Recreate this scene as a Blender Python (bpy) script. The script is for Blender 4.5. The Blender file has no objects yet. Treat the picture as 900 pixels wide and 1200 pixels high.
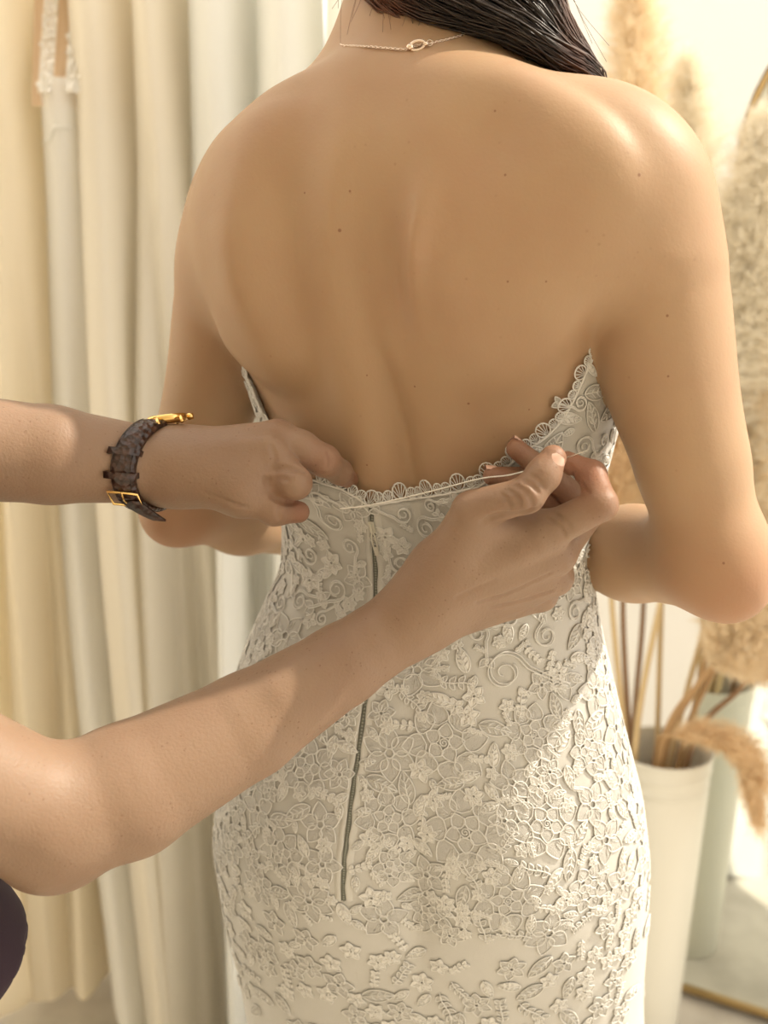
import bpy, bmesh, math, random
import numpy as np
from mathutils import Vector, Matrix

# ------------------------------------------------------------------ camera, world, lights
SC = bpy.context.scene
COL = SC.collection
FPX, PITCH, CAMH = 1290.0, math.radians(14.5), 1.36
CP, SP = math.cos(PITCH), math.sin(PITCH)
cam = bpy.data.cameras.new('camera')
cam.sensor_fit = 'VERTICAL'; cam.sensor_height = 24.0
cam.lens = 24.0 * FPX / 1200.0
cam.clip_start = 0.05
cam_o = bpy.data.objects.new('camera', cam); COL.objects.link(cam_o)
cam_o.location = (0, 0, CAMH)
cam_o.rotation_euler = (math.pi / 2 - PITCH, 0, 0)
SC.camera = cam_o
cam.dof.use_dof = True
cam.dof.focus_distance = 0.80
cam.dof.aperture_fstop = 3.2

world = bpy.data.worlds.new('world'); SC.world = world
world.use_nodes = True
bg = world.node_tree.nodes['Background']
bg.inputs[0].default_value = (1.0, 0.93, 0.83, 1)
bg.inputs[1].default_value = 1.30

sun = bpy.data.lights.new('sun', 'SUN')
sun.energy = 4.0; sun.color = (1.0, 0.90, 0.74); sun.angle = math.radians(1.2)
sun_o = bpy.data.objects.new('sun', sun); COL.objects.link(sun_o)
SUN_DIR = Vector((0.70, 0.13, 0.69)).normalized()      # towards the sun
sun_o.rotation_euler = SUN_DIR.to_track_quat('Z', 'Y').to_euler()

SC.view_settings.view_transform = 'Standard'
SC.view_settings.look = 'None'
SC.view_settings.gamma = 1.0
SC.view_settings.use_curve_mapping = False
SC.view_settings.exposure = 0.55

random.seed(7)
RNG = np.random.default_rng(11)

# ------------------------------------------------------------------ helpers
def W(px, py, y):
    """world point on the ray of photo pixel (px,py) at world distance y"""
    dx, dy = px - 450.0, 600.0 - py
    ry = dy * SP + FPX * CP
    rz = dy * CP - FPX * SP
    t = y / ry
    return np.array([dx * t, y, CAMH + rz * t])
def PX(p):
    p = np.asarray(p, float)
    d = p[..., 1] * CP - (p[..., 2] - CAMH) * SP
    u = p[..., 1] * SP + (p[..., 2] - CAMH) * CP
    return 450 + FPX * p[..., 0] / d, 600 - FPX * u / d

def link(name, verts, faces, mat=None, parent=None, smooth=True):
    me = bpy.data.meshes.new(name)
    v = np.asarray(verts, dtype=np.float32)
    me.from_pydata(v.tolist(), [], faces if isinstance(faces, list) else faces.tolist())
    if smooth:
        me.polygons.foreach_set('use_smooth', [True] * len(me.polygons))
    me.update()
    if mat: me.materials.append(mat)
    o = bpy.data.objects.new(name, me); COL.objects.link(o)
    if parent: set_parent(o, parent)
    return o
def set_parent(o, p):
    o.parent = p
    o.matrix_parent_inverse = Matrix.Translation(-Vector(p.location))
def empty(name, loc):
    e = bpy.data.objects.new(name, None); COL.objects.link(e)
    e.location = loc; e.empty_display_size = 0.05
    return e
def tag(o, label, cat, group=None, kind=None):
    o['label'] = label; o['category'] = cat
    if group: o['group'] = group
    if kind: o['kind'] = kind
    return o
def nrm(v):
    v = np.asarray(v, float); return v / (np.linalg.norm(v) + 1e-12)

class MB:
    """collects shapes into one mesh"""
    def __init__(s): s.v = []; s.f = []; s.n = 0; s.nf = 0
    def add(s, v, f):
        s.v.append(np.asarray(v, np.float32))
        if isinstance(f, np.ndarray): fs = [f]
        else:
            by = {}
            for q in f: by.setdefault(len(q), []).append(q)
            fs = [np.array(q) for q in by.values()]
        for q in fs: s.f.append(q.astype(np.int32) + s.n); s.nf += len(q)
        s.n += len(v)
    def merge(s, o):
        for q in o.f: s.f.append(q + s.n); s.nf += len(q)
        s.v += o.v; s.n += o.n
    def box(s, lo, hi, M=None):
        lo, hi = np.array(lo, float), np.array(hi, float)
        v = np.array([[(lo, hi)[i][0], (lo, hi)[j][1], (lo, hi)[k][2]] for i in (0, 1) for j in (0, 1) for k in (0, 1)])
        if M is not None: v = v @ np.asarray(M)[:3, :3].T + np.asarray(M)[:3, 3]
        s.add(v, np.array([(0, 1, 3, 2), (4, 6, 7, 5), (0, 4, 5, 1), (2, 3, 7, 6), (0, 2, 6, 4), (1, 5, 7, 3)]))
    def tube(s, pts, r, sides=6, closed=False, cap=True):
        pts = np.asarray(pts, float); n = len(pts)
        r = np.broadcast_to(np.asarray(r, float), (n,))
        if closed: t = np.roll(pts, -1, 0) - np.roll(pts, 1, 0)
        elif n == 2: t = np.repeat(pts[1:] - pts[:1], 2, 0)
        else: t = np.vstack([pts[1:2] - pts[:1], pts[2:] - pts[:-2], pts[-1:] - pts[-2:-1]])
        t = t / (np.sqrt((t * t).sum(1))[:, None] + 1e-12)
        tl = t.tolist()
        ref = (0.31, 0.17, 0.93) if abs(tl[0][0] * .31 + tl[0][1] * .17 + tl[0][2] * .93) < .9 else (1., 0., 0.)
        a, b, c = tl[0]; u = (b * ref[2] - c * ref[1], c * ref[0] - a * ref[2], a * ref[1] - b * ref[0])
        us = []
        for (a, b, c) in tl:
            k = u[0] * a + u[1] * b + u[2] * c
            x, y, z = u[0] - a * k, u[1] - b * k, u[2] - c * k
            l = math.sqrt(x * x + y * y + z * z) + 1e-12; u = (x / l, y / l, z / l); us.append(u)
        us = np.array(us)
        w = np.stack([t[:, 1] * us[:, 2] - t[:, 2] * us[:, 1], t[:, 2] * us[:, 0] - t[:, 0] * us[:, 2], t[:, 0] * us[:, 1] - t[:, 1] * us[:, 0]], 1)
        an = np.arange(sides) * 2 * math.pi / sides
        v = pts[:, None] + r[:, None, None] * (np.cos(an)[None, :, None] * us[:, None] + np.sin(an)[None, :, None] * w[:, None])
        s.add(v.reshape(-1, 3), gridfaces(n + 1 if closed else n, sides, True, n))
        if cap and not closed:
            s.f.append(np.arange(sides, dtype=np.int32)[None, ::-1] + s.n - n * sides); s.f.append(np.arange(sides, dtype=np.int32)[None] + s.n - sides); s.nf += 2
    def grid(s, P, closed_u=False):
        n, m = P.shape[:2]
        s.add(P.reshape(-1, 3), gridfaces(n, m, closed_u))
    def ell(s, c, r, nu=12, nv=8, R=None):
        a = np.linspace(0, 2 * math.pi, nu, endpoint=False); b = np.linspace(-math.pi / 2, math.pi / 2, nv)
        P = np.stack([np.cos(b)[:, None] * np.cos(a), np.cos(b)[:, None] * np.sin(a), np.repeat(np.sin(b)[:, None], nu, 1)], -1) * np.asarray(r)
        if R is not None: P = P @ np.asarray(R).T
        s.grid(P + np.asarray(c), True)
    def build(s, name, mat=None, parent=None, smooth=True):
        V = np.concatenate(s.v); sz = np.concatenate([np.full(len(q), q.shape[1], np.int32) for q in s.f]); lp = np.concatenate([q.ravel() for q in s.f])
        me = bpy.data.meshes.new(name)
        me.vertices.add(len(V)); me.vertices.foreach_set('co', V.astype(np.float32).ravel())
        me.loops.add(len(lp)); me.loops.foreach_set('vertex_index', lp.astype(np.int32))
        me.polygons.add(len(sz)); me.polygons.foreach_set('loop_start', np.r_[0, np.cumsum(sz)[:-1]].astype(np.int32))
        me.polygons.foreach_set('use_smooth', np.full(len(sz), smooth))
        me.update(calc_edges=True)
        if mat: me.materials.append(mat)
        o = bpy.data.objects.new(name, me); COL.objects.link(o)
        if parent: set_parent(o, parent)
        return o
_GF = {}
def gridfaces(n, m, closed_u=False, wrap=None):
    k = (n, m, closed_u, wrap)
    if k not in _GF:
        i = np.arange(n - 1)[:, None]; j = np.arange(m if closed_u else m - 1)[None]
        j2 = (j + 1) % m; i2 = (i + 1) % wrap if wrap else i + 1
        _GF[k] = np.stack([i * m + j, i * m + j2, i2 * m + j2, i2 * m + j], -1).reshape(-1, 4).astype(np.int32)
    return _GF[k]

def spline(pts, n):
    """Catmull-Rom through pts, n samples"""
    p = np.asarray(pts, float); k = len(p)
    q = np.vstack([2 * p[0] - p[1], p, 2 * p[-1] - p[-2]])
    t = np.linspace(0, k - 1 - 1e-9, n); i = t.astype(int); f = (t - i)[:, None]
    a, b, c, d = q[i], q[i + 1], q[i + 2], q[i + 3]
    return .5 * (2 * b + (c - a) * f + (2 * a - 5 * b + 4 * c - d) * f ** 2 + (3 * b - a - 3 * c + d) * f ** 3)

# ------------------------------------------------------------------ materials
def mat(name, color, rough=.5, **kw):
    m = bpy.data.materials.new(name); m.use_nodes = True
    b = m.node_tree.nodes['Principled BSDF']
    b.inputs['Base Color'].default_value = (*color, 1)
    b.inputs['Roughness'].default_value = rough
    for k, v in kw.items():
        b.inputs[k.replace('_', ' ')].default_value = v
    return m
def nodes(m):
    nt = m.node_tree
    def N(t, **kw):
        n = nt.nodes.new(t)
        for k, v in kw.items(): setattr(n, k, v)
        return n
    return nt, N, nt.nodes['Principled BSDF'], nt.links.new
def add_bump(m, scale, strength, dist=.001, detail=3, kind='noise', stretch=None):
    nt, N, b, L = nodes(m)
    tc = N('ShaderNodeTexCoord'); src = tc.outputs['Object']
    if stretch:
        mp = N('ShaderNodeMapping'); mp.inputs['Scale'].default_value = stretch
        L(src, mp.inputs[0]); src = mp.outputs[0]
    if kind == 'noise':
        t = N('ShaderNodeTexNoise'); t.inputs['Scale'].default_value = scale; t.inputs['Detail'].default_value = detail; out = t.outputs[0]
    else:
        t = N('ShaderNodeTexVoronoi'); t.inputs['Scale'].default_value = scale; out = t.outputs['Distance']
    L(src, t.inputs['Vector'])
    bp = N('ShaderNodeBump'); bp.inputs['Strength'].default_value = strength; bp.inputs['Distance'].default_value = dist
    L(out, bp.inputs['Height'])
    prev = b.inputs['Normal'].links[0].from_socket if b.inputs['Normal'].links else None
    if prev: L(prev, bp.inputs['Normal'])
    L(bp.outputs[0], b.inputs['Normal'])
def add_mottle(m, c2, scale, lo=.4, hi=.65, detail=4, stretch=None):
    nt, N, b, L = nodes(m)
    tc = N('ShaderNodeTexCoord'); t = N('ShaderNodeTexNoise'); t.inputs['Scale'].default_value = scale; t.inputs['Detail'].default_value = detail
    src = tc.outputs['Object']
    if stretch:
        mp = N('ShaderNodeMapping'); mp.inputs['Scale'].default_value = stretch
        L(src, mp.inputs[0]); src = mp.outputs[0]
    L(src, t.inputs['Vector'])
    mr = N('ShaderNodeMapRange'); mr.inputs[1].default_value = lo; mr.inputs[2].default_value = hi
    L(t.outputs[0], mr.inputs[0])
    mx = N('ShaderNodeMix', data_type='RGBA')
    inp = b.inputs['Base Color']
    if inp.links: L(inp.links[0].from_socket, mx.inputs[6])
    else: mx.inputs[6].default_value = inp.default_value
    mx.inputs[7].default_value = (*c2, 1)
    L(mr.outputs[0], mx.inputs[0]); L(mx.outputs[2], inp)

def skin_mat(name, base, red, spot, moles=(), spot_amt=.6, relief=.35, pores=420, freckle=.60):
    m = mat(name, base, .53)
    nt, N, b, L = nodes(m)
    b.inputs['Subsurface Weight'].default_value = .22
    b.inputs['Subsurface Radius'].default_value = (1.0, .38, .2)
    b.inputs['Subsurface Scale'].default_value = .006
    b.inputs['Specular IOR Level'].default_value = .42
    add_mottle(m, red, 13, .42, .72, 3)
    # blush attribute: fingertips, knuckles and elbows are redder
    at = N('ShaderNodeAttribute'); at.attribute_name = 'blush'
    mx = N('ShaderNodeMix', data_type='RGBA'); L(at.outputs['Fac'], mx.inputs[0])
    inp = b.inputs['Base Color']; L(inp.links[0].from_socket, mx.inputs[6])
    mx.inputs[7].default_value = (base[0] * 1.02, base[1] * .74, base[2] * .68, 1)
    L(mx.outputs[2], inp)
    # freckles
    tc = N('ShaderNodeTexCoord')
    vo = N('ShaderNodeTexVoronoi'); vo.inputs['Scale'].default_value = 150 if freckle > .55 else 230
    L(tc.outputs['Object'], vo.inputs['Vector'])
    no = N('ShaderNodeTexNoise'); no.inputs['Scale'].default_value = 45; L(tc.outputs['Object'], no.inputs['Vector'])
    mr = N('ShaderNodeMapRange'); mr.inputs[1].default_value = .20; mr.inputs[2].default_value = .08; L(vo.outputs['Distance'], mr.inputs[0])
    mr2 = N('ShaderNodeMapRange'); mr2.inputs[1].default_value = freckle; mr2.inputs[2].default_value = freckle + .08; L(no.outputs[0], mr2.inputs[0])
    mu = N('ShaderNodeMath', operation='MULTIPLY'); L(mr.outputs[0], mu.inputs[0]); L(mr2.outputs[0], mu.inputs[1])
    mu2 = N('ShaderNodeMath', operation='MULTIPLY'); L(mu.outputs[0], mu2.inputs[0]); mu2.inputs[1].default_value = spot_amt
    fac = mu2.outputs[0]
    for (p, r) in moles:
        vm = N('ShaderNodeVectorMath', operation='DISTANCE'); L(tc.outputs['Object'], vm.inputs[0]); vm.inputs[1].default_value = tuple(p)
        ms = N('ShaderNodeMapRange'); ms.inputs[1].default_value = r; ms.inputs[2].default_value = r * .55; L(vm.outputs['Value'], ms.inputs[0])
        mm = N('ShaderNodeMath', operation='MAXIMUM'); L(fac, mm.inputs[0]); L(ms.outputs[0], mm.inputs[1]); fac = mm.outputs[0]
    m2 = N('ShaderNodeMix', data_type='RGBA'); L(fac, m2.inputs[0]); L(inp.links[0].from_socket, m2.inputs[6]); m2.inputs[7].default_value = (*spot, 1)
    L(m2.outputs[2], inp)
    add_bump(m, pores, relief, .0006, 2)
    add_bump(m, 90, relief * .5, .0012, 3)
    return m
# ------------------------------------------------------------------ signed-distance modelling for bodies
def smin(a, b, k):
    if np.isscalar(b): return min(a, b) if np.isscalar(a) else (a if b > 0 else b)       # a shape too far away to matter
    if np.isscalar(a): return b if a > 0 else a
    h = np.maximum(k - np.abs(a - b), 0) / k
    return np.minimum(a, b) - h * h * k * .25
def smax(a, b, k): return -smin(-a, -b, k)
FAR = .06
BOX = [None]
def far(P, lo, hi):
    """the block of points being evaluated lies wholly outside lo..hi"""
    b = BOX[0]
    return b is not None and bool((b[0] > hi).any() or (b[1] < lo).any())
def blocked(f, P, cell):
    """evaluate f over P in spatial blocks so that far shapes can be skipped"""
    q = np.floor(P / cell).astype(np.int64); q -= q.min(0); n = q.max(0) + 1
    k = (q[:, 0] * n[1] + q[:, 1]) * n[2] + q[:, 2]
    o = np.argsort(k, kind='stable'); cut = np.nonzero(np.diff(k[o]))[0] + 1
    out = np.empty(len(P), np.float32)
    for s in np.split(o, cut):
        p = P[s]; BOX[0] = (p.min(0), p.max(0)); out[s] = f(p)
    BOX[0] = None
    return out
def rc(P, a, b, ra, rb, flat=None):
    """round cone a->b; flat=(axis, factor) squeezes it along axis"""
    a = np.asarray(a, np.float32); b = np.asarray(b, np.float32); ab = b - a
    R = max(ra, rb) + FAR
    if far(P, np.minimum(a, b) - R, np.maximum(a, b) + R): return FAR
    q = P - a
    t = np.clip((q @ ab) / (ab @ ab + 1e-12), 0, 1)
    w = q - t[:, None] * ab
    r = ra + (rb - ra) * t
    if flat is not None:
        n = np.asarray(flat[0], np.float32); s = flat[1]
        dn = w @ n
        w = w + (dn * (1 / s - 1))[:, None] * n
        return (np.sqrt((w * w).sum(1)) - r) * (.5 + .5 * s)
    return np.sqrt((w * w).sum(1)) - r
def ell(P, c, r, R=None):
    m = max(r) + FAR
    if far(P, np.asarray(c) - m, np.asarray(c) + m): return FAR
    q = P - np.asarray(c, np.float32)
    if R is not None: q = q @ np.asarray(R, np.float32)
    r = np.asarray(r, np.float32)
    k0 = np.sqrt(((q / r) ** 2).sum(1)); k1 = np.sqrt(((q / (r * r)) ** 2).sum(1)) + 1e-9
    return k0 * (k0 - 1) / k1
def chain(P, pts, rad, k=.004, flat=None):
    d = None
    for i in range(len(pts) - 1):
        e = rc(P, pts[i], pts[i + 1], rad[i], rad[i + 1], flat)
        d = e if d is None else smin(d, e, k)
    return d

def mesh_sdf(f, lo, hi, h, B=6, newton=2):
    lo = np.asarray(lo, float); hi = np.asarray(hi, float)
    nb = np.ceil((hi - lo) / (h * B)).astype(int)
    bi = np.stack(np.meshgrid(*[np.arange(n) for n in nb], indexing='ij'), -1).reshape(-1, 3)
    c = (lo + (bi + .5) * (h * B)).astype(np.float32)
    big = max(h * B * 4, .06)
    d = blocked(f, c, big * 2)
    bi = bi[np.abs(d) < h * B * 1.3 + h]
    off = np.stack(np.meshgrid(*[np.arange(B + 1)] * 3, indexing='ij'), -1)
    g = (bi[:, None, None, None, :] * B + off)
    pts = (lo + g.reshape(-1, 3) * h).astype(np.float32)
    V = blocked(f, pts, big).reshape(len(bi), B + 1, B + 1, B + 1)
    S = V < 0
    corners = [(i, j, k) for i in (0, 1) for j in (0, 1) for k in (0, 1)]
    cnt = sum(S[:, i:B + i, j:B + j, k:B + k].astype(np.int8) for i, j, k in corners)
    act = (cnt > 0) & (cnt < 8)
    w = np.argwhere(act)
    cell = bi[w[:, 0]] * B + w[:, 1:]
    cv = np.stack([V[w[:, 0], w[:, 1] + i, w[:, 2] + j, w[:, 3] + k] for i, j, k in corners], 1)
    co = np.array(corners, float)
    acc = np.zeros((len(w), 3)); num = np.zeros(len(w))
    for a in range(8):
        for b in range(a + 1, 8):
            if np.abs(co[a] - co[b]).sum() != 1: continue
            x = (cv[:, a] < 0) != (cv[:, b] < 0)
            t = np.where(x, cv[:, a] / np.where(x, cv[:, a] - cv[:, b], 1), 0)
            acc += np.where(x[:, None], co[a] + t[:, None] * (co[b] - co[a]), 0); num += x
    vert = lo + (cell + acc / num[:, None]) * h
    N = nb * B + 4
    key = lambda q: ((q[:, 0] + 1) * N[1] + q[:, 1] + 1) * N[2] + q[:, 2] + 1
    kk = key(cell); order = np.argsort(kk); ks = kk[order]
    quads = []
    for ax in range(3):
        e = np.zeros(3, int); e[ax] = 1
        ca = cv[:, 0] < 0; cb = cv[:, corners.index(tuple(e))] < 0
        x = np.nonzero(ca != cb)[0]
        b1 = np.zeros(3, int); b1[(ax + 1) % 3] = 1
        b2 = np.zeros(3, int); b2[(ax + 2) % 3] = 1
        q = []
        ok = np.ones(len(x), bool)
        for o in (0 * b1, b1, b1 + b2, b2):
            kq = key(cell[x] - o); p = np.clip(np.searchsorted(ks, kq), 0, len(ks) - 1)
            ok &= ks[p] == kq; q.append(order[p])
        q = np.stack(q, 1)[ok]; s = ca[x][ok]
        q[~s] = q[~s][:, ::-1]
        quads.append(q)
    F = np.concatenate(quads)
    E = h * .4
    for _ in range(newton):
        p = vert.astype(np.float32); dd = blocked(f, p, big); G = np.zeros_like(vert)
        for ax in range(3):
            s = np.zeros(3, np.float32); s[ax] = E
            G[:, ax] = (blocked(f, p + s, big) - dd) / E
        g2 = (G * G).sum(1) + .05
        st = -(dd / g2)[:, None] * G
        L = np.linalg.norm(st, axis=1)[:, None]; st *= np.minimum(1, h * .8 / (L + 1e-12))
        vert = vert + st
    return vert, F
def fast_link(name, V, F, m=None, parent=None):
    me = bpy.data.meshes.new(name)
    me.vertices.add(len(V)); me.vertices.foreach_set('co', np.asarray(V, np.float32).ravel())
    me.loops.add(F.size); me.loops.foreach_set('vertex_index', F.astype(np.int32).ravel())
    me.polygons.add(len(F))
    me.polygons.foreach_set('loop_start', np.arange(0, F.size, F.shape[1], dtype=np.int32))
    me.polygons.foreach_set('use_smooth', np.ones(len(F), bool))
    me.update(calc_edges=True); me.validate()
    if m: me.materials.append(m)
    o = bpy.data.objects.new(name, me); COL.objects.link(o)
    if parent: set_parent(o, parent)
    return o
def set_attr(o, name, val):
    a = o.data.attributes.new(name, 'FLOAT', 'POINT'); a.data.foreach_set('value', np.asarray(val, np.float32))
def gauss(P, c, s): return np.exp(-((P - np.asarray(c)) ** 2).sum(1) / (s * s))
# ------------------------------------------------------------------ bride: torso sections shared by body and dress
# (photo row, left edge, right edge, mid depth, half depth, yaw in degrees)
ROWS = [(120, 345, 630, .888, .074, -25), (165, 300, 680, .888, .088, -25), (215, 270, 696, .888, .096, -25), (270, 254, 700, .888, .099, -25), (330, 252, 704, .890, .100, -24),
        (400, 277, 712, .893, .100, -23), (450, 296, 714, .896, .097, -21), (500, 313, 705, .898, .094, -19),
        (560, 332, 692, .900, .090, -16), (620, 346, 682, .902, .088, -13), (660, 342, 682, .903, .089, -11), (720, 312, 691, .904, .094, -9),
        (785, 285, 706, .905, .102, -8), (850, 271, 722, .905, .109, -7), (920, 262, 740, .905, .114, -7), (985, 257, 747, .905, .116, -7),
        (1060, 268, 747, .908, .114, -7), (1130, 284, 742, .912, .110, -7), (1200, 296, 744, .916, .107, -7)]
_sec = []
for (py, xl, xr, y0, b, psi) in ROWS:
    A, Bp = W(xl, py, y0), W(xr, py, y0)
    X = (Bp[0] - A[0]) / 2; ps = math.radians(psi)
    a = math.sqrt(max(X * X - (b * math.sin(ps)) ** 2, 1e-4)) / math.cos(ps)
    _sec.append((A[2], (A[0] + Bp[0]) / 2, y0, a, b, ps))
zb = _sec[-1][0]; cxb = _sec[-1][1]
_sec += [(.58, cxb, .920, .150, .105, -.1), (.50, cxb, .925, .145, .110, -.08), (.44, cxb, .930, .160, .130, -.05), (.34, cxb + .01, .94, .22, .20, 0),
         (.22, cxb + .03, .955, .30, .29, 0), (.10, cxb + .05, .975, .365, .365, 0), (.0, cxb + .06, .985, .40, .41, 0), (-.1, cxb + .06, .985, .41, .42, 0)]
_sec = np.array(sorted(_sec))
ZT = np.linspace(-.1, 1.62, 861)
def _table(col):
    v = np.interp(ZT, _sec[:, 0], _sec[:, col])
    k = np.exp(-np.linspace(-2.2, 2.2, 33) ** 2); k /= k.sum()
    return np.convolve(np.pad(v, 16, mode='edge'), k, 'valid')
TAB = [_table(c) for c in range(1, 6)]
ZCROWN = _sec[-1][0]
def section(z): return [np.interp(z, ZT, t) for t in TAB]
def zrow(py, y=.83): return W(450, py, y)[2]
def bump1(x, c, s): return np.exp(-((x - c) / s) ** 2)
def sstep(x, a, b):
    t = np.clip((x - a) / (b - a), 0, 1); return t * t * (3 - 2 * t)
Z600, Z330, Z850, Z1000 = zrow(590), zrow(330), zrow(850), zrow(1000)
def torso_r(phi, z):
    """polar radius of the trunk, phi=0 along the section's own right, -pi/2 towards the camera"""
    cx, cy, a, b, ps = section(z)
    p = 2.35
    c, s = np.cos(phi), np.sin(phi)
    r = (np.abs(c / a) ** p + np.abs(s / b) ** p) ** (-1 / p)
    u = r * c; back = sstep(-s, .15, .75)
    # spine furrow, deeper in the small of the back, and the long muscles beside it
    g = .0015 + .0068 * bump1(z, Z600 + .045, .075) + .0018 * bump1(z, Z330 + .02, .09)
    g = g * sstep(z, Z850 - .05, Z850 + .08)
    u0 = .004
    r = r - back * g * np.exp(-((u - u0) / .0115) ** 2)
    e = .0050 * bump1(z, Z600 + .06, .10)
    r = r + back * e * (np.exp(-((u - u0 - .036) / .021) ** 2) + np.exp(-((u - u0 + .036) / .021) ** 2))
    # seat
    hb = .016 * bump1(z, Z1000 + .005, .085)
    r = r + back * hb * (np.exp(-((u - .070) / .058) ** 2) + np.exp(-((u + .070) / .058) ** 2))
    r = r - back * .006 * bump1(z, Z1000 - .02, .06) * np.exp(-(u / .012) ** 2)
    # bust at the front
    fr = sstep(s, .2, .8)
    r = r + fr * .045 * bump1(z, 1.26, .055) * (np.exp(-((u - .065) / .05) ** 2) + np.exp(-((u + .065) / .05) ** 2))
    return r
def torso_xyz(phi, z, off=0.0):
    cx, cy, a, b, ps = section(z)
    r = torso_r(phi, z) + off
    lx, ly = r * np.cos(phi), r * np.sin(phi)
    return np.stack([cx + lx * np.cos(ps) - ly * np.sin(ps), cy + lx * np.sin(ps) + ly * np.cos(ps), z + 0 * r], -1)
def torso_sdf(P):
    if far(P, np.array([-.22, .70, .70]), np.array([.28, 1.10, 1.62])): return FAR
    z = P[:, 2]; cx, cy, a, b, ps = section(np.clip(z, .75, ZCROWN))
    dx, dy = P[:, 0] - cx, P[:, 1] - cy
    lx = dx * np.cos(ps) + dy * np.sin(ps); ly = -dx * np.sin(ps) + dy * np.cos(ps)
    rho = np.sqrt(lx * lx + ly * ly) + 1e-6
    d = ((rho - torso_r(np.arctan2(ly, lx), np.clip(z, .75, ZCROWN))) * .9).astype(np.float32)
    d = smax(d, z - (ZCROWN - .012), .05)
    return smax(d, .80 - z, .03)

S_L, E_L = W(300, 255, .935), W(216, 588, .965)
S_R, E_R = W(737, 245, .815), W(838, 655, .775)
Wr_L, Wr_R = np.array([-.075, 1.125, 1.045]), np.array([.145, 1.005, 1.066])
H_L, H_R = np.array([.000, 1.135, 1.060]), np.array([.085, 1.085, 1.055])
NECK = W(487, 40, .905)
HEAD = np.array([NECK[0] + .005, .955, NECK[2] + .205])
_OB = {}
def on_back(px, py):
    """point of the trunk seen at a photo pixel"""
    if (px, py) in _OB: return _OB[px, py]
    keep, BOX[0] = BOX[0], None
    o = np.array([0, 0, CAMH]); d = nrm(W(px, py, .8) - o); t = .6
    for _ in range(60):
        p = (o + d * t).astype(np.float32)[None]
        t += float(torso_sdf(p)[0]) * .9
    BOX[0] = keep; _OB[px, py] = o + d * t
    return _OB[px, py]
def bride_sdf(P):
    P = P.astype(np.float32)
    d = torso_sdf(P)
    # neck and trapezius
    nb_ = W(478, 95, .905)
    d = smin(d, rc(P, nb_ - np.array([0, .0, .02]), NECK + np.array([0, .005, .05]), .054, .050), .045)
    d = smin(d, rc(P, W(478, 66, .893), W(335, 180, .935), .036, .028), .045)
    d = smin(d, rc(P, W(490, 66, .880), W(680, 165, .842), .036, .032), .045)
    # shoulder blades
    ps = math.radians(-25)
    Rz = np.array([[math.cos(ps), -math.sin(ps), 0], [math.sin(ps), math.cos(ps), 0], [0, 0, 1]])
    def blade(c, r, tilt):
        ct, st = math.cos(tilt), math.sin(tilt)
        return ell(P, c, r, Rz @ np.array([[ct, 0, st], [0, 1, 0], [-st, 0, ct]]))
    d = smin(d, blade(on_back(592, 282) + np.array([0, .020, 0]), (.066, .027, .080), -.22), .045)
    d = smin(d, blade(on_back(325, 300) + np.array([0, .020, 0]), (.055, .025, .090), .20), .030)
    d = smin(d, blade(on_back(475, 165) + np.array([0, .024, 0]), (.125, .026, .055), 0), .05)
    # winged inner border of the right blade, fainter on the left
    d = smin(d, rc(P, on_back(500, 222) + np.array([.004, .007, 0]), on_back(518, 335) + np.array([.006, .0035, 0]), .0085, .0105), .018)
    d = smin(d, rc(P, on_back(300, 235) + np.array([0, .016, 0]), on_back(292, 380) + np.array([0, .015, 0]), .010, .012), .03)
    # muscle sheet from the blade to the back of the arm
    d = smin(d, rc(P, on_back(625, 300) + np.array([0, .030, 0]), W(705, 290, .818), .030, .032), .05)
    d = smin(d, rc(P, on_back(640, 215) + np.array([0, .032, 0]), W(703, 240, .818), .032, .034), .05)
    d = smin(d, rc(P, on_back(320, 300) + np.array([0, .030, 0]), W(306, 300, .922), .028, .026), .045)
    d = smin(d, ell(P, W(692, 200, .822), (.032, .034, .030)), .05)
    # nape vertebra
    d = smin(d, ell(P, W(486, 82, .862), (.016, .012, .016)), .03)
    # arms
    def arm(S, E, Wr, H, outer, rs):
        up = rc(P, S, E, rs[0], rs[1])
        mid = S * .55 + E * .45 + outer * .004
        up = smin(up, ell(P, S * .72 + E * .28 + outer * (.006 if outer[0] > 0 else .001), (.036, .040, .075)), .04)        # deltoid
        up = smin(up, rc(P, S * .75 + E * .25 + np.array([0, -.006, 0]), S * .3 + E * .7 + np.array([0, -.004, 0]), .033, .028), .03)   # triceps
        fo = rc(P, E, E * .6 + Wr * .4, rs[2], rs[3])
        fo = smin(fo, rc(P, E * .6 + Wr * .4, Wr, rs[3], .025), .02)
        x = smin(up, fo, .020)
        x = smin(x, ell(P, E + np.array([outer[0] * .010, -.012, -.018 if outer[0] > 0 else -.010]), (.021, .023, .021)), .022)     # point of the elbow
        hd = rc(P, Wr, H, .025, .026, (np.array([0, 0, 1.]), .7))
        ax = nrm(H - Wr)
        side = nrm(np.cross(ax, [0, 0, 1]))
        for q, ln in zip((-.024, -.008, .008, .024), (.060, .072, .068, .055)):
            a0 = H + side * q; a1 = a0 + ax * ln * .55 + np.array([0, 0, -.010]); a2 = a1 + ax * ln * .4 + np.array([0, 0, -.022])
            hd = smin(hd, chain(P, [a0, a1, a2], [.010, .009, .0075]), .004)
        t0 = Wr + ax * .015 + side * .022 * (1 if outer[0] < 0 else -1)
        hd = smin(hd, chain(P, [t0, t0 + ax * .035 + side * .018 * (1 if outer[0] < 0 else -1), t0 + ax * .065 + side * .02 * (1 if outer[0] < 0 else -1)], [.014, .011, .008]), .01)
        return smin(x, hd, .02)
    aL = arm(S_L, E_L, Wr_L, H_L, np.array([-1., 0, 0]), (.042, .033, .035, .034))
    aR = arm(S_R, E_R, Wr_R, H_R, np.array([1., 0, 0]), (.046, .036, .039, .036))
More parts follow.
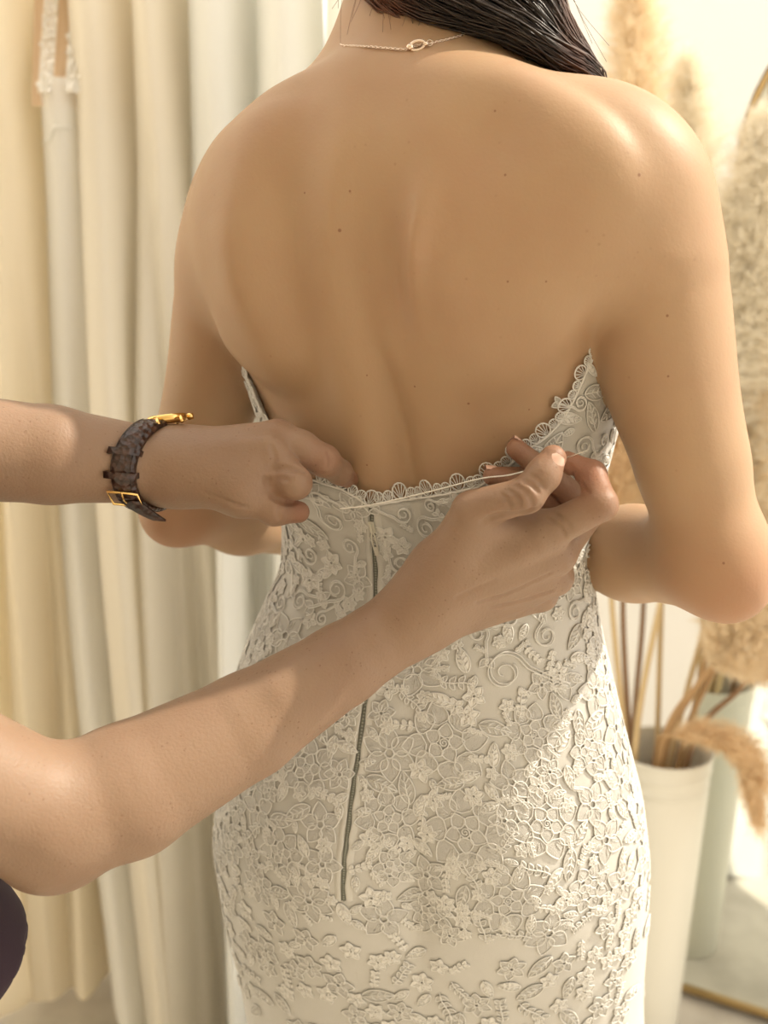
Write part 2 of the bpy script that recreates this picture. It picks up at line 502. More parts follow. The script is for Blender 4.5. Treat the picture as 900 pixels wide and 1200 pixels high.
    aL = smin(aL, ell(P, W(318, 238, .915), (.042, .046, .040)), .03)
    aR = smin(aR, ell(P, W(718, 218, .822), (.048, .052, .046)), .03)
    # broad blend over the shoulder, a tight fold at the armpit
    kk = .010 + .050 * np.where(P[:, 0] > .04, sstep(P[:, 2], 1.280, 1.345), sstep(P[:, 2], 1.245, 1.36)).astype(np.float32)
    ar = smin(aL, aR, .001)
    if np.isscalar(d) or np.isscalar(ar): d = smin(d, ar, .01)
    else: d = smin(d, ar, kk)
    # armpit fold on the right
    d = smax(d, -rc(P, W(694, 350, .782), W(699, 383, .790), .0022, .0040), .008)
    # relief of the back: furrows beside the spine, winged edge of the right blade, hollow above it
    if BOX[0] is None or BOX[0][0][1] < .90:
        ps = math.radians(-24); z = P[:, 2]; cx = np.interp(z, ZT, TAB[0]); cy = .888
        u = (P[:, 0] - cx) * math.cos(ps) + (P[:, 1] - cy) * math.sin(ps); v = -(P[:, 0] - cx) * math.sin(ps) + (P[:, 1] - cy) * math.cos(ps)
        zz = lambda py: zrow(py, .80)
        rel = .0058 * bump1(u - (z - zz(290)) * .12, .050, .0095) * bump1(z, zz(292), .036) - .0045 * bump1(u, .026, .016) * bump1(z, zz(315), .055) \
            - .0048 * bump1(u, -.050, .019) * bump1(z, zz(300), .095) + .0042 * bump1(u, -.092, .020) * bump1(z, zz(310), .085) \
            - .0042 * bump1(u, .092, .026) * bump1(z, zz(172), .028) + .0030 * bump1(u, .075, .03) * bump1(z, zz(400), .06) + .0028 * bump1(u, -.012, .016) * bump1(z, zz(260), .06)
        if not np.isscalar(d): d = d - (1.55 * rel * sstep(-v, .02, .06)).astype(np.float32)
    # head
    d = smin(d, ell(P, HEAD, (.074, .095, .108)), .02)
    d = smin(d, ell(P, HEAD + np.array([0, .045, -.070]), (.052, .050, .055)), .03)
    d = smin(d, rc(P, HEAD + np.array([0, .098, .005]), HEAD + np.array([0, .116, -.030]), .007, .011), .012)
    d = smin(d, rc(P, HEAD + np.array([-.015, .094, -.066]), HEAD + np.array([.015, .094, -.066]), .007, .007), .008)
    for s in (-1, 1):
        d = smax(d, -ell(P, HEAD + np.array([s * .031, .098, .004]), (.015, .010, .009)), .010)
        d = smin(d, ell(P, HEAD + np.array([s * .074, .0, -.012]), (.008, .018, .030)), .008)
        # legs and feet under the skirt
        hx = cxb + s * .080
        d = smin(d, chain(P, [np.array([hx, .91, .84]), np.array([hx - s * .012, .925, .50]), np.array([hx - s * .018, .945, .12])], [.076, .052, .035]), .03)
        d = smin(d, rc(P, np.array([hx - s * .018, .935, .10]), np.array([hx - s * .012, 1.09, .040]), .034, .024), .02)
    return d
# ------------------------------------------------------------------ bride: body
bride = empty('person', (0.05, .93, 0))
tag(bride, 'bride seen from behind in an open-backed white lace gown, dark hair over one shoulder', 'person')
MOLES = [((398, 270), .0016), ((410, 224), .0011), ((486, 453), .0010), ((549, 473), .0012), ((592, 205), .0011), ((595, 330), .0010), ((430, 440), .0008), ((640, 330), .0009), ((580, 130), .0010), ((430, 545), .0009), ((357, 226), .0010), ((620, 480), .0008)]
def surf_hit(f, px, py, t0=.5):
    o = np.array([0, 0, CAMH]); d = nrm(W(px, py, .8) - o); t = t0
    for _ in range(40):
        p = (o + d * t).astype(np.float32)[None]; BOX[0] = (p[0], p[0])
        v = f(p); v = v if np.isscalar(v) else float(v[0])
        t += v * .85
        if abs(v) < 2e-5: break
    BOX[0] = None
    return o + d * t
_moles = [(surf_hit(bride_sdf, *p) - np.array(bride.location) * 0, r) for p, r in MOLES + [((749, 205), .0014), ((782, 370), .0012), ((783, 441), .0010), ((848, 660), .0012)]]
M_SKIN = skin_mat('bride_skin', (.40, .258, .150), (.375, .228, .132), (.24, .12, .065), _moles, .35, .22)
V, F = mesh_sdf(bride_sdf, (-.32, .66, -.02), (.42, 1.24, 1.86), .0040)
body = fast_link('body', V, F, M_SKIN, bride)
bl = .55 * gauss(V, E_R + np.array([.01, -.02, -.02]), .045) + .5 * gauss(V, E_L + np.array([-.01, -.02, -.02]), .05) + .35 * gauss(V, H_R, .08) + .25 * gauss(V, W(560, 255, .80), .05)
set_attr(body, 'blush', np.clip(bl, 0, 1))
M_EYE = mat('eye_white', (.8, .8, .78), .15); M_BROW = mat('brow_hair', (.03, .02, .015), .6)
for s in (-1, 1):
    m = MB(); m.ell(HEAD + np.array([s * .031, .089, .004]), (.0115, .0115, .0105)); m.build('eye', M_EYE, body)
    m = MB(); m.tube(spline([HEAD + np.array([s * .014, .100, .022]), HEAD + np.array([s * .032, .096, .027]), HEAD + np.array([s * .050, .080, .021])], 8), .003, 5); m.build('eyebrow', M_BROW, body)
m = MB(); m.ell(HEAD + np.array([0, .098, -.066]), (.022, .006, .007)); m.build('lips', mat('lips', (.55, .2, .17), .4), body)

# ------------------------------------------------------------------ bride: dress
M_SATIN = mat('satin_ground', (.53, .515, .475), .50)
M_SATIN.node_tree.nodes['Principled BSDF'].inputs['Sheen Weight'].default_value = .25
add_bump(M_SATIN, 1500, .35, .0005, 0, 'voronoi')
add_bump(M_SATIN, 38, .30, .004, 3)
M_LACE = mat('lace_fill', (.60, .582, .54), .75)
add_bump(M_LACE, 1900, .9, .0008, 0, 'voronoi')
M_CORD = mat('lace_cord', (.72, .705, .665), .6)
NECKLINE = np.array([(280, 430), (295, 450), (305, 480), (318, 505), (335, 540), (352, 556), (365, 559), (380, 564), (398, 570), (420, 582), (433, 592), (445, 588), (480, 583), (520, 577), (560, 568),
                     (590, 548), (612, 528), (640, 510), (660, 488), (672, 465), (682, 443), (693, 418), (704, 395), (716, 375)], float)
ZIP = np.array([(435, 590), (439, 640), (441, 690), (437, 750), (430, 815), (421, 880), (414, 925), (408, 975), (404, 1010), (403, 1055)], float)
DOFF = .0042
def tent(phi, z, P):
    """cloth of the left flap pulled out towards the hand that grips it"""
    px, py = PX(P)
    return .020 * np.exp(-((px - 372) / 34) ** 2 - ((py - 572) / 38) ** 2) + .004 * np.exp(-((px - 350) / 22) ** 2 - ((py - 640) / 30) ** 2)
# the gown's surface as a table over (angle, height), with normals, so that trims can be laid on it cheaply
TP, TZ = 900, 620
_tz = np.linspace(-.02, 1.36, TZ); _tp = np.linspace(-math.pi * 1.5, math.pi * .5, TP + 1)
_pp, _zz = np.meshgrid(_tp, _tz)
_T0 = torso_xyz(_pp, _zz, DOFF); _T0 = torso_xyz(_pp, _zz, DOFF + tent(_pp, _zz, _T0))
_dp = np.gradient(_T0, axis=1); _dz = np.gradient(_T0, axis=0); _TN = np.cross(_dp, _dz)
_TN /= np.linalg.norm(_TN, axis=2)[..., None]
_TB = np.concatenate([_T0, _TN], 2)
def dress_xyz(phi, z, off=0.0):
    phi = np.asarray(phi, float); z = np.asarray(z, float)
    i = np.clip((z + .02) / (1.38) * (TZ - 1), 0, TZ - 1.001); j = ((phi + math.pi * 1.5) % (2 * math.pi)) / (2 * math.pi) * TP
    i0 = i.astype(int); j0 = np.minimum(j.astype(int), TP - 1); a = (i - i0)[..., None]; b = (j - j0)[..., None]
    q = (_TB[i0, j0] * (1 - b) + _TB[i0, j0 + 1] * b) * (1 - a) + (_TB[i0 + 1, j0] * (1 - b) + _TB[i0 + 1, j0 + 1] * b) * a
    return q[..., :3] + q[..., 3:] * (off[..., None] if isinstance(off, np.ndarray) else off)
NC = 560
PHI = np.linspace(-math.pi * 1.5, math.pi * .5, NC, endpoint=False)
ZTOPF = 1.285
zs = np.linspace(1.02, 1.33, 240)
ZTOP = np.full(NC, ZTOPF)
for i, ph in enumerate(PHI):
    P = dress_xyz(np.full(240, ph), zs)
    x, y = PX(P)
    facing = ((torso_xyz(np.array([ph]), np.array([1.15]))[0] - np.array([section(1.15)[0], section(1.15)[1], 1.15])) @ np.array([0, -1, 0])) > -.01
    if not facing: continue
    okk = y >= np.interp(x, NECKLINE[:, 0], NECKLINE[:, 1])
    if okk.any(): ZTOP[i] = min(zs[okk].max(), ZTOPF)
kk = np.array([1, 2, 3, 2, 1.]); kk /= kk.sum()
for _ in range(2): ZTOP = np.convolve(np.pad(ZTOP, 2, mode='wrap'), kk, 'valid')
def ztop(phi):
    p = (np.asarray(phi) + math.pi * 1.5) % (2 * math.pi) - math.pi * 1.5
    return np.interp(p, PHI, ZTOP, period=2 * math.pi)
NR = 230
tt = np.linspace(0, 1, NR) ** .9
def lower_fold(phi, z):
    """folds of the flared hem"""
    k = sstep(-z, -.45, -.02)
    return k * (.018 * np.sin(phi * 11 + 1.3) + .010 * np.sin(phi * 19))
G = []
for t in tt:
    z = ZTOP * (1 - t) + .006 * t
    P0 = dress_xyz(PHI, z, lower_fold(PHI, z)); G.append(P0)
inner = [dress_xyz(PHI, ZTOP - .012, -.0035), dress_xyz(PHI, ZTOP, -.0025)]
G = np.array(inner + G)
m = MB(); m.grid(G, True)
dress = m.build('dress', M_SATIN, bride)
dress['label'] = 'fitted white lace gown with a low scalloped back'

# dress surface lookup by photo pixel (for the lie of zip and embroidery on the real surface)
def dress_at(px, py):
    """(phi, z) of the back of the gown seen at a pixel"""
    ph, z = -math.pi / 2, zrow(py)
    for _ in range(30):
        P = dress_xyz(np.array([ph]), np.array([z]))[0]; x, y = PX(P)
        e = 1e-3
        x1, y1 = PX(dress_xyz(np.array([ph + e]), np.array([z]))[0]); x2, y2 = PX(dress_xyz(np.array([ph]), np.array([z + e]))[0])
        J = np.array([[(x1 - x) / e, (x2 - x) / e], [(y1 - y) / e, (y2 - y) / e]])
        st = np.linalg.solve(J, np.array([px - x, py - y])); st = np.clip(st, -.15, .15)
        ph += st[0] * .8; z += st[1] * .8
    return ph, z
def dress_frame(ph, z):
    e = 1e-3
    p = dress_xyz(np.array([ph]), np.array([z]))[0]
    tp = dress_xyz(np.array([ph + e]), np.array([z]))[0] - p; tz = dress_xyz(np.array([ph]), np.array([z + e]))[0] - p
    rho = np.linalg.norm(tp) / e
    return p, tp / np.linalg.norm(tp), nrm(tz), rho

# zip: tape, rows of teeth, two edge welts, slider with pull
zc = spline(np.array([dress_at(*q) for q in ZIP]), 70)
def ribbon(offs, w, h0, h1):
    """strip along the zip: cross profile offsets"""
    rows = []
    for (ph, z) in zc:
        rho = dress_frame(ph, z)[3]
        rows.append(np.stack([dress_xyz(np.array([ph + (offs + k) / rho]), np.array([z]), hh)[0] for k, hh in ((-w, h0), (-w, h1), (w, h1), (w, h0))]))
    return np.array(rows)
M_TAPE = mat('zip_tape', (.17, .175, .145), .7); M_TEETH = mat('zip_teeth', (.30, .305, .26), .35); M_PULL = mat('zip_pull', (.62, .60, .52), .35, Metallic=.4)
m = MB(); m.grid(ribbon(0, .0021, -.001, .0005)); zipper = m.build('zipper', M_TAPE, dress)
zipper['label'] = 'grey concealed zip down the centre back'
# teeth: a row of small coil bars
m = MB()
rows = spline(zc, 150)
for (ph, z) in rows[::1]:
    p, tx, tz, rho = dress_frame(ph, z); n = nrm(np.cross(tx, tz)); n = n if n[1] < 0 else -n
    c = p + n * .0008
    m.box((-.0007, -.0004, -.0005), (.0007, .0006, .0005), np.block([[np.stack([tx, n, tz], 1), c[:, None]], [np.zeros((1, 3)), np.ones((1, 1))]]))
o = m.build('zip_teeth', M_TEETH, dress, False); o['kind'] = 'stuff'
M_WELT = mat('welt_satin', (.56, .545, .50), .5)
for s in (-1, 1):
    rows = []
    for i, (ph, z) in enumerate(zc):
        rho = dress_frame(ph, z)[3]
        wob = .0005 * math.sin(i * 1.1 + s) + (.0012 if s < 0 else 0)
        rows.append(np.stack([dress_xyz(np.array([ph + s * (.0021 + k - (.0006 if k < .001 else 0) + wob * (k < .004)) / rho]), np.array([z]), hh)[0]
                              for k, hh in ((0, -.0005), (0, .0010), (.0008, .0014), (.0026, .0009), (.006, -.0003))]))
    m = MB(); m.grid(np.array(rows)); m.build('zip_welt', M_WELT, dress)
ph, z = dress_at(437.5, 617); p, tx, tz, rho = dress_frame(ph, z); n = nrm(np.cross(tx, tz)); n = n if n[1] < 0 else -n
Mz = np.block([[np.stack([tx, n, tz], 1), (p + n * .0016)[:, None]], [np.zeros((1, 3)), np.ones((1, 1))]])
m = MB(); m.box((-.0022, 0, -.004), (.0022, .0022, .005), Mz); m.tube([(Mz @ [0, .0032, q, 1])[:3] for q in (.004, 0, -.003)], .0009, 6)
sl = m.build('zip_slider', M_PULL, dress, False)
m = MB(); loop = [(Mz @ [.0017 * math.cos(a), .0030, -.0125 + .009 * math.sin(a), 1])[:3] for a in np.linspace(0, 2 * math.pi, 18, endpoint=False)]
m.tube(loop, .0007, 6, True); m.box((-.0016, .0024, -.0225), (.0016, .0035, -.0150), Mz); m.build('zip_pull', M_PULL, dress, False)

# ---- lace: corded motifs lying on the gown, each one a piece
def petal(c, ang, L, w, n=13, tip=.5):
    t = np.linspace(0, 1, n)
    up = np.stack([L * t, w * np.sin(math.pi * t ** tip) ** .8], 1); dn = up[::-1][1:-1] * [1, -1]
    q = np.vstack([up, dn]); ca, sa = math.cos(ang), math.sin(ang)
    return q @ np.array([[ca, sa], [-sa, ca]]) + np.asarray(c)
def motif(kind, s, rg):
    """(closed outlines with fill, open cords) in metres"""
    cl, op = [], []
    if kind == 'rose':
        n = 8
        for i in range(n):
            a = 2 * math.pi * i / n + rg.uniform(-.12, .12); c = np.array([math.cos(a), math.sin(a)]) * s * .42
            cl.append(petal(c, a, s * rg.uniform(.50, .64), s * .27, 11, .62))
        for i in range(5):
            a = 2 * math.pi * i / 5 + .3; c = np.array([math.cos(a), math.sin(a)]) * s * .12
            cl.append(petal(c, a, s * .36, s * .17, 9, .6))
        t = np.linspace(0, 4 * math.pi, 22); op.append(np.stack([np.cos(t), np.sin(t)], 1) * (s * .13 * (1 - t / 14))[:, None])
    elif kind == 'flower':
        n = rg.integers(5, 7)
        for i in range(n):
            a = 2 * math.pi * i / n + rg.uniform(-.1, .1)
            cl.append(petal(np.array([math.cos(a), math.sin(a)]) * s * .14, a, s * .84, s * .33, 12, .68))
        t = np.linspace(0, 2 * math.pi, 10); op.append(np.stack([np.cos(t), np.sin(t)], 1) * s * .16)
    elif kind == 'leaf':
        cl.append(petal((-s, 0), 0, 2 * s, s * .46, 15, .8))
        op.append(np.array([(-s, 0), (0, .04 * s), (s, 0)]))
        for k in (-.5, -.1, .3):
            op.append(np.array([(k * s, 0), ((k + .28) * s, .30 * s)])); op.append(np.array([(k * s, 0), ((k + .28) * s, -.30 * s)]))
    elif kind == 'spray':
        x = np.linspace(-s, s, 9); cv = np.stack([x, .22 * s * np.sin(x / s * 2)], 1); op.append(cv)
        for i in range(1, 8, 2):
            for g in (-1, 1): cl.append(petal(cv[i], .2 + g * rg.uniform(.7, 1.1), s * .48, s * .15, 9, .7))
    elif kind == 'scroll':
        t = np.linspace(0, 3.3 * math.pi, 34); r = s * (.55 - .045 * t)
        sp = np.stack([np.cos(t) * r, np.sin(t) * r], 1); tail = np.stack([np.linspace(1.25 * s, .60 * s, 6), np.linspace(-1.15 * s, -.18 * s, 6) ** 1], 1)
        w1 = np.vstack([tail, sp]); op.append(w1)
        op.append(w1[:28] * 1.0 + np.array([.085, .03]) * s); 
        cl.append(petal((1.15 * s, -.95 * s), -.4, s * .62, s * .20, 9, .7)); cl.append(petal((1.15 * s, -.95 * s), -1.7, s * .55, s * .18, 9, .7))
    return cl, op
def lace_piece(kind, s, ph, z, rot, rg, mb=None, rcord=.00062, sides=4):
    cl, op = motif(kind, s, rg)
    rho = dress_frame(ph, z)[3]; ca, sa = math.cos(rot), math.sin(rot); Rm = np.array([[ca, sa], [-sa, ca]])
    def lay(q, h):
        q = q @ Rm; zz = z + q[:, 1]
        return dress_xyz(ph + q[:, 0] / rho, zz, h)
    m = mb or MB()
    fills = MB()
    for q in cl:
        ring = lay(q, .0007); c0 = q.mean(0)[None]; mid = lay(c0 + (q - c0) * .55, .0013); c = lay(c0, .0010)
        k = len(q); v = np.vstack([ring, mid, c]); f = []
        for i in range(k):
            j = (i + 1) % k; f.append((i, j, k + j, k + i)); f.append((k + i, k + j, 2 * k))
        fills.add(v, f)
        m.tube(lay(q, .0012), rcord, sides, True)
        # veins radiating from the foot of each petal
        if len(q) > 16:
            for w in (.35, .65):
                e = q[int(len(q) * w * .5 + len(q) * .12) % len(q)]
                m.tube(lay(np.stack([q[0] * .75 + e * .25, q[0] * .2 + e * .8]), .0014), rcord * .55, 3)
    for q in op: m.tube(lay(q, .0014), rcord, sides)
    return m, fills
rgl = np.random.default_rng(5)
placed = []          # (arc, z, radius)
def try_place(ph, z, r, f=.80):
    rho = dress_frame(ph, z)[3]
    for (p2, z2, r2) in placed:
        if math.hypot((ph - p2) * rho, z - z2) < (r + r2) * f: return False
    zph = np.interp(z, zc[::-1, 1], zc[::-1, 0])
    if z > zc[-1, 1] - .005 and abs((ph - zph) * rho) < r * .62 + .003: return False
    placed.append((ph, z, r)); return True
jobs = []
def fill(kinds, size, tries, zlo, zhi, philo, phihi, f, seed):
    rg = np.random.default_rng(seed)
    for _ in range(tries):
        ph = rg.uniform(philo, phihi); zt = ztop(ph); z = rg.uniform(zlo, min(zhi, zt))
        s = rg.uniform(*size)
        if z > zt - s * .8: continue
        k = kinds[rg.integers(len(kinds))]
        if try_place(ph, z, s, f): jobs.append((k, s, ph, z, rg.uniform(0, 6.28), int(rg.integers(1e6))))
ZL = W(450, 1075, .80)[2]          # below this the lace thins into scattered sprays
ZU = zrow(735)
A0, A1 = -math.pi * .5 - 1.75, -math.pi * .5 + 1.75
for (px, py, s, rot) in [(590, 788, .030, .4), (392, 610, .017, 2.4), (372, 585, .012, .5), (395, 690, .017, 4.6), (352, 705, .016, 1.0), (410, 640, .014, 5.5), (500, 620, .017, 1.2), (470, 660, .014, 3.0), (640, 745, .018, 2.2), (520, 740, .016, 5.2), (365, 650, .014, 3.6)]:
    ph, z = dress_at(px, py); placed.append((ph, z, s * 1.0)); jobs.append(('scroll', s, ph, z, rot, 3))
for (px, py, s) in [(520, 870, .034), (545, 975, .036), (640, 965, .032), (360, 900, .026), (455, 960, .026), (595, 1055, .030), (625, 860, .026), (690, 880, .022), (330, 1000, .024), (300, 900, .022)]:
    ph, z = dress_at(px, py)
    if try_place(ph, z, s, .7): jobs.append(('rose', s, ph, z, rgl.uniform(0, 6), int(rgl.integers(1e6))))
fill(['scroll', 'scroll', 'leaf', 'flower'], (.010, .016), 600, ZU, 1.29, A0, A1, .70, 1)
fill(['rose', 'flower', 'flower'], (.017, .024), 500, ZL, ZU, A0, A1, .78, 2)
fill(['leaf', 'flower', 'spray', 'leaf'], (.009, .014), 2600, ZL, 1.29, A0, A1, .68, 3)
fill(['leaf', 'flower', 'spray'], (.005, .009), 4600, ZL, 1.29, A0, A1, .62, 4)
rgc = np.random.default_rng(44)
for _ in range(46):          # trailing clusters on the plain satin below
    pc = rgc.uniform(A0, A1); zc_ = ZL - abs(rgc.normal(0, .075)) + .01
    rad = rgc.uniform(.018, .036); rho = dress_frame(pc, zc_)[3]
    fill(['flower', 'flower', 'spray', 'leaf'], (.008, .015), 26, zc_ - rad * 1.3, zc_ + rad, pc - rad / rho, pc + rad / rho, .74, int(rgc.integers(1e6)))
jobs.sort(key=lambda j: -j[1])
NAME = {'rose': 'lace_rose', 'flower': 'lace_flower', 'leaf': 'lace_leaf', 'spray': 'lace_spray', 'scroll': 'lace_scroll'}
rest, nmax = MB(), 290
for i, (k, s, ph, z, rot, sd) in enumerate(jobs):
    rg = np.random.default_rng(sd)
    if i < nmax:
        mc, mf = lace_piece(k, s, ph, z, rot, rg)
        me = MB(); ncord = mc.nf; me.merge(mc); me.merge(mf)
        o = me.build(NAME[k], M_CORD, dress)
        o.data.materials.append(M_LACE)
        idx = np.zeros(me.nf, np.int32); idx[ncord:] = 1; o.data.polygons.foreach_set('material_index', idx)
    else:
        mc, mf = lace_piece(k, s, ph, z, rot, rg); rest.merge(mc); rest.merge(mf)
# the same embroidery round the unseen front and the hem, as one mass
jobs = []
fill(['rose', 'flower'], (.022, .030), 420, .10, 1.26, A1, A0 + 2 * math.pi, .95, 8)
fill(['flower'], (.020, .028), 200, .05, .58, A0, A1, 1.0, 9)
for (k, s, ph, z, rot, sd) in jobs:
    mc, mf = lace_piece(k, s, ph, z, rot, np.random.default_rng(sd), rcord=.0008, sides=3); rest.merge(mc); rest.merge(mf)
o = rest.build('lace_ground', M_CORD, dress); o['kind'] = 'stuff'
print('lace', nmax, rest.nf)

# scalloped edging round the top of the gown
ed = []
phs = np.linspace(PHI[0], PHI[-1], 4000); E3 = dress_xyz(phs, ztop(phs)); arc = np.r_[0, np.cumsum(np.linalg.norm(np.diff(E3, axis=0), axis=1))]
m_edge = MB(); m_edge.tube(dress_xyz(phs[::6], ztop(phs[::6]) - .001, .0006), .0011, 5); m_edge.build('neck_cord', M_CORD, dress)
k = 0; a = .004
rge = np.random.default_rng(2)
while a < arc[-1] - .003:
    ph = np.interp(a, arc, phs); big = k % 3 == 0
    s = .0066 if big else .0042
    p = dress_xyz(np.array([ph]), np.array([float(ztop(ph))]))[0]; e = 2e-3
    q = dress_xyz(np.array([ph + e]), np.array([float(ztop(ph + e))]))[0]
    tx = nrm(q - p); cx, cy = section(p[2])[:2]; out = nrm(np.array([p[0] - cx, p[1] - cy, 0])); up = nrm(np.cross(tx, out)); up = up if up[2] > 0 else -up
    n = nrm(np.cross(tx, up)); n = n if n @ out > 0 else -n
    L = lambda x, y, h=.0: p + tx * x + up * y + n * (h + .0008)
    m = MB(); t = np.linspace(-.5 * math.pi, 1.5 * math.pi, 15)[:-1]
    cy0 = s * .95
    m.tube([L(s * .82 * math.cos(w), cy0 + s * math.sin(w)) for w in t], .00065, 4, True)
    for w in (.12, .31, .5, .69, .88):
        w = math.pi * w; m.tube([L(0, -.0005), L(s * .75 * math.cos(w), cy0 + s * .9 * math.sin(w))], .0004, 3)
    fl = MB(); v = np.array([L(s * .8 * math.cos(w), cy0 + s * .96 * math.sin(w), -.0004) for w in t] + [L(0, cy0, .0002)])
    if False: m.add(v, [(i, (i + 1) % 14, 14) for i in range(14)])
    o = m.build('lace_scallop', M_CORD, dress)
    k += 1; a += .0092 if big or k % 3 == 0 else .0072

# ------------------------------------------------------------------ bride: hair
M_HAIR = mat('dark_hair', (.020, .011, .007), .33)
M_HAIR.node_tree.nodes['Principled BSDF'].inputs['Specular IOR Level'].default_value = .6
add_mottle(M_HAIR, (.12, .038, .014), 9, .42, .68, 2, (1, 1, .15))
rgh = np.random.default_rng(3)
low = [(392, -70, .872), (432, -5, .842), (480, 24, .833), (540, 34, .830), (596, 44, .824), (650, 72, .826), (696, 95, .850), (694, 130, .925), (668, 210, .985), (640, 330, 1.015)]
mid_ = [(440, -190, .850), (478, -90, .822), (520, -30, .815), (566, 8, .815), (612, 32, .815), (655, 62, .822), (694, 88, .852), (698, 130, .93), (676, 210, .995), (652, 345, 1.025)]
upp = [(600, -300, .880), (622, -190, .850), (634, -110, .845), (644, -50, .846), (655, -8, .848), (672, 38, .852), (697, 86, .868), (704, 130, .945), (690, 210, 1.005), (668, 350, 1.035)]
Lw, Mw, Uw = [np.array([W(*q) for q in c]) for c in (low, mid_, upp)]
def strand_path(a, b):
    base = np.where(a < .5, 0, 1)
    return (Lw * (1 - 2 * a) + Mw * 2 * a) if a < .5 else (Mw * (2 - 2 * a) + Uw * (2 * a - 1))
m = MB()
for i in range(1500):
    a = rgh.uniform(0, 1) ** 1.0; c = strand_path(a, 0).copy()
    c += rgh.normal(0, 1, (1, 3)) * [.0025, .004, .0025] + rgh.normal(0, .0016, c.shape)
    c[:, 1] += rgh.uniform(0, .022)
    sp_ = spline(c, 22)[:rgh.integers(17, 23)]; m.tube(sp_, np.r_[np.full(len(sp_) - 3, .00075), .0006, .0005, .0003] * rgh.uniform(.8, 1.5), 3, cap=False)
# solid lock under the strands
S = np.array([spline(strand_path(a, 0) + np.array([0, .010, .0]), 24) for a in np.linspace(.03, .97, 14)])
S2 = S + np.array([0, .020, 0])
S2 = S2[:, :18]; S = S[:, :18]; _t = np.clip((np.arange(18) - 12) / 5., 0, 1)[None, :, None]; _c = S.mean(0)[None]; S = S * (1 - .9 * _t) + _c * .9 * _t; S2 = S2 * (1 - .9 * _t) + _c * .9 * _t
ring = np.concatenate([S.transpose(1, 0, 2), S2.transpose(1, 0, 2)[:, ::-1]], 1); m.grid(ring, True)
hair = m.build('hair', M_HAIR, bride); hair['label'] = 'long dark brown hair swept over one shoulder'
# hair on the head
m = MB()
a = np.linspace(0, 2 * math.pi, 40, endpoint=False); b = np.linspace(-.75, math.pi / 2, 18)
P = np.stack([np.cos(b)[:, None] * np.cos(a) * .083, np.cos(b)[:, None] * np.sin(a) * .105, np.repeat(np.sin(b)[:, None] * .118, 40, 1)], -1) + HEAD + np.array([0, -.012, .008])
fr = (P[..., 1] > HEAD[1] + .045) & (P[..., 2] < HEAD[2] + .055)
P[fr] = P[fr] * [1, 0, 1] + np.array([0, HEAD[1] + .045, 0])
m.grid(P, True)
for i in range(420):
    th = rgh.uniform(0, 2 * math.pi); el = rgh.uniform(-.5, 1.3)
    p0 = HEAD + np.array([0, -.012, .126]); d = np.array([math.cos(th) * .084, math.sin(th) * .106, 0])
    if d[1] > .05 and el < .8: continue
    pts = [HEAD + np.array([0, -.012, .008]) + np.array([d[0] * math.cos(e), d[1] * math.cos(e), .120 * math.sin(e)]) * 1.01 for e in np.linspace(1.5, el - .5, 9)]
    m.tube(np.array(pts), .0011, 3, cap=False)
m.build('hair', M_HAIR, bride)
m = MB()
for i in range(46):          # stray hairs
    a = rgh.uniform(0, 1); x0 = rgh.uniform(395, 520) if i < 20 else rgh.uniform(560, 660)
    y0 = -40; ln = rgh.uniform(45, 95) if i < 20 else rgh.uniform(80, 135)
    dr = rgh.uniform(-25, 30) if i < 20 else rgh.uniform(20, 58)
    yb = .835 if i < 20 else .838
    pts = [W(x0, y0, yb), W(x0 + dr * .4 + rgh.uniform(-6, 6), y0 + ln * .5, yb - .008), W(x0 + dr, y0 + ln, yb - .004)]
    m.tube(spline(pts, 8), .00016, 3, cap=False)
o = m.build('stray_hair', M_HAIR, bride); o['kind'] = 'stuff'

# ------------------------------------------------------------------ necklace
M_SILVER = mat('rose_silver', (.80, .66, .54), .22, Metallic=1.0)
neck = empty('necklace', W(487, 55, .86)); tag(neck, 'fine silver chain necklace with a lobster clasp at the nape of the neck', 'necklace')
def nape(px, py): return surf_hit(bride_sdf, px, py, .7) + np.array([0, -.0014, 0])
path = np.array([nape(*q) for q in [(402, 54), (430, 55), (455, 57), (476, 58), (488, 54), (505, 51), (530, 45), (552, 38)]])
cen = NECK + np.array([0, .015, -.02])
full = spline(path, 90)
loop = [full[-1], W(575, 28, .875) + np.array([0, 0, 0]), np.array([cen[0] + .078, .935, cen[2] - .035]), np.array([cen[0] + .05, 1.005, 1.40]), np.array([cen[0], 1.02, 1.37]), np.array([cen[0] - .06, 1.005, 1.40]), np.array([cen[0] - .075, .945, cen[2] - .03]), W(395, 52, .885), full[0]]
def links(path, pitch, name, rr=.00075):
    L_ = np.r_[0, np.cumsum(np.linalg.norm(np.diff(path, axis=0), axis=1))]
    n = int(L_[-1] / pitch); m = MB()
    for i in range(n):
        s_ = (i + .5) * pitch; c = np.array([np.interp(s_, L_, path[:, k]) for k in range(3)]); c2 = np.array([np.interp(s_ + pitch * .4, L_, path[:, k]) for k in range(3)])
        t = nrm(c2 - c); u = nrm(np.cross(t, [0, -.4, 1] if i % 2 else [0, 1, .4])); 
        m.tube([c + t * pitch * .72 * math.cos(w) + u * rr * math.sin(w) for w in np.linspace(0, 2 * math.pi, 8, endpoint=False)], .00033, 4, True)
    return m.build(name, M_SILVER, neck)
links(full, .0019, 'chain')
links(spline(np.array(loop), 120), .004, 'chain', .0011)
m = MB(); c = nape(489, 54) + np.array([0, -.001, 0]); 
t = np.linspace(0, 2 * math.pi, 18, endpoint=False)
m.tube([c + np.array([.0052 * math.cos(w), -.0005, .0030 * math.sin(w) + .0010 * math.cos(w)]) for w in t], .0011, 6, True)
m.ell(c + np.array([-.0050, -.0008, -.0010]), (.0026, .0018, .0022)); m.ell(c + np.array([.0056, -.0008, .0010]), (.0020, .0014, .0016))
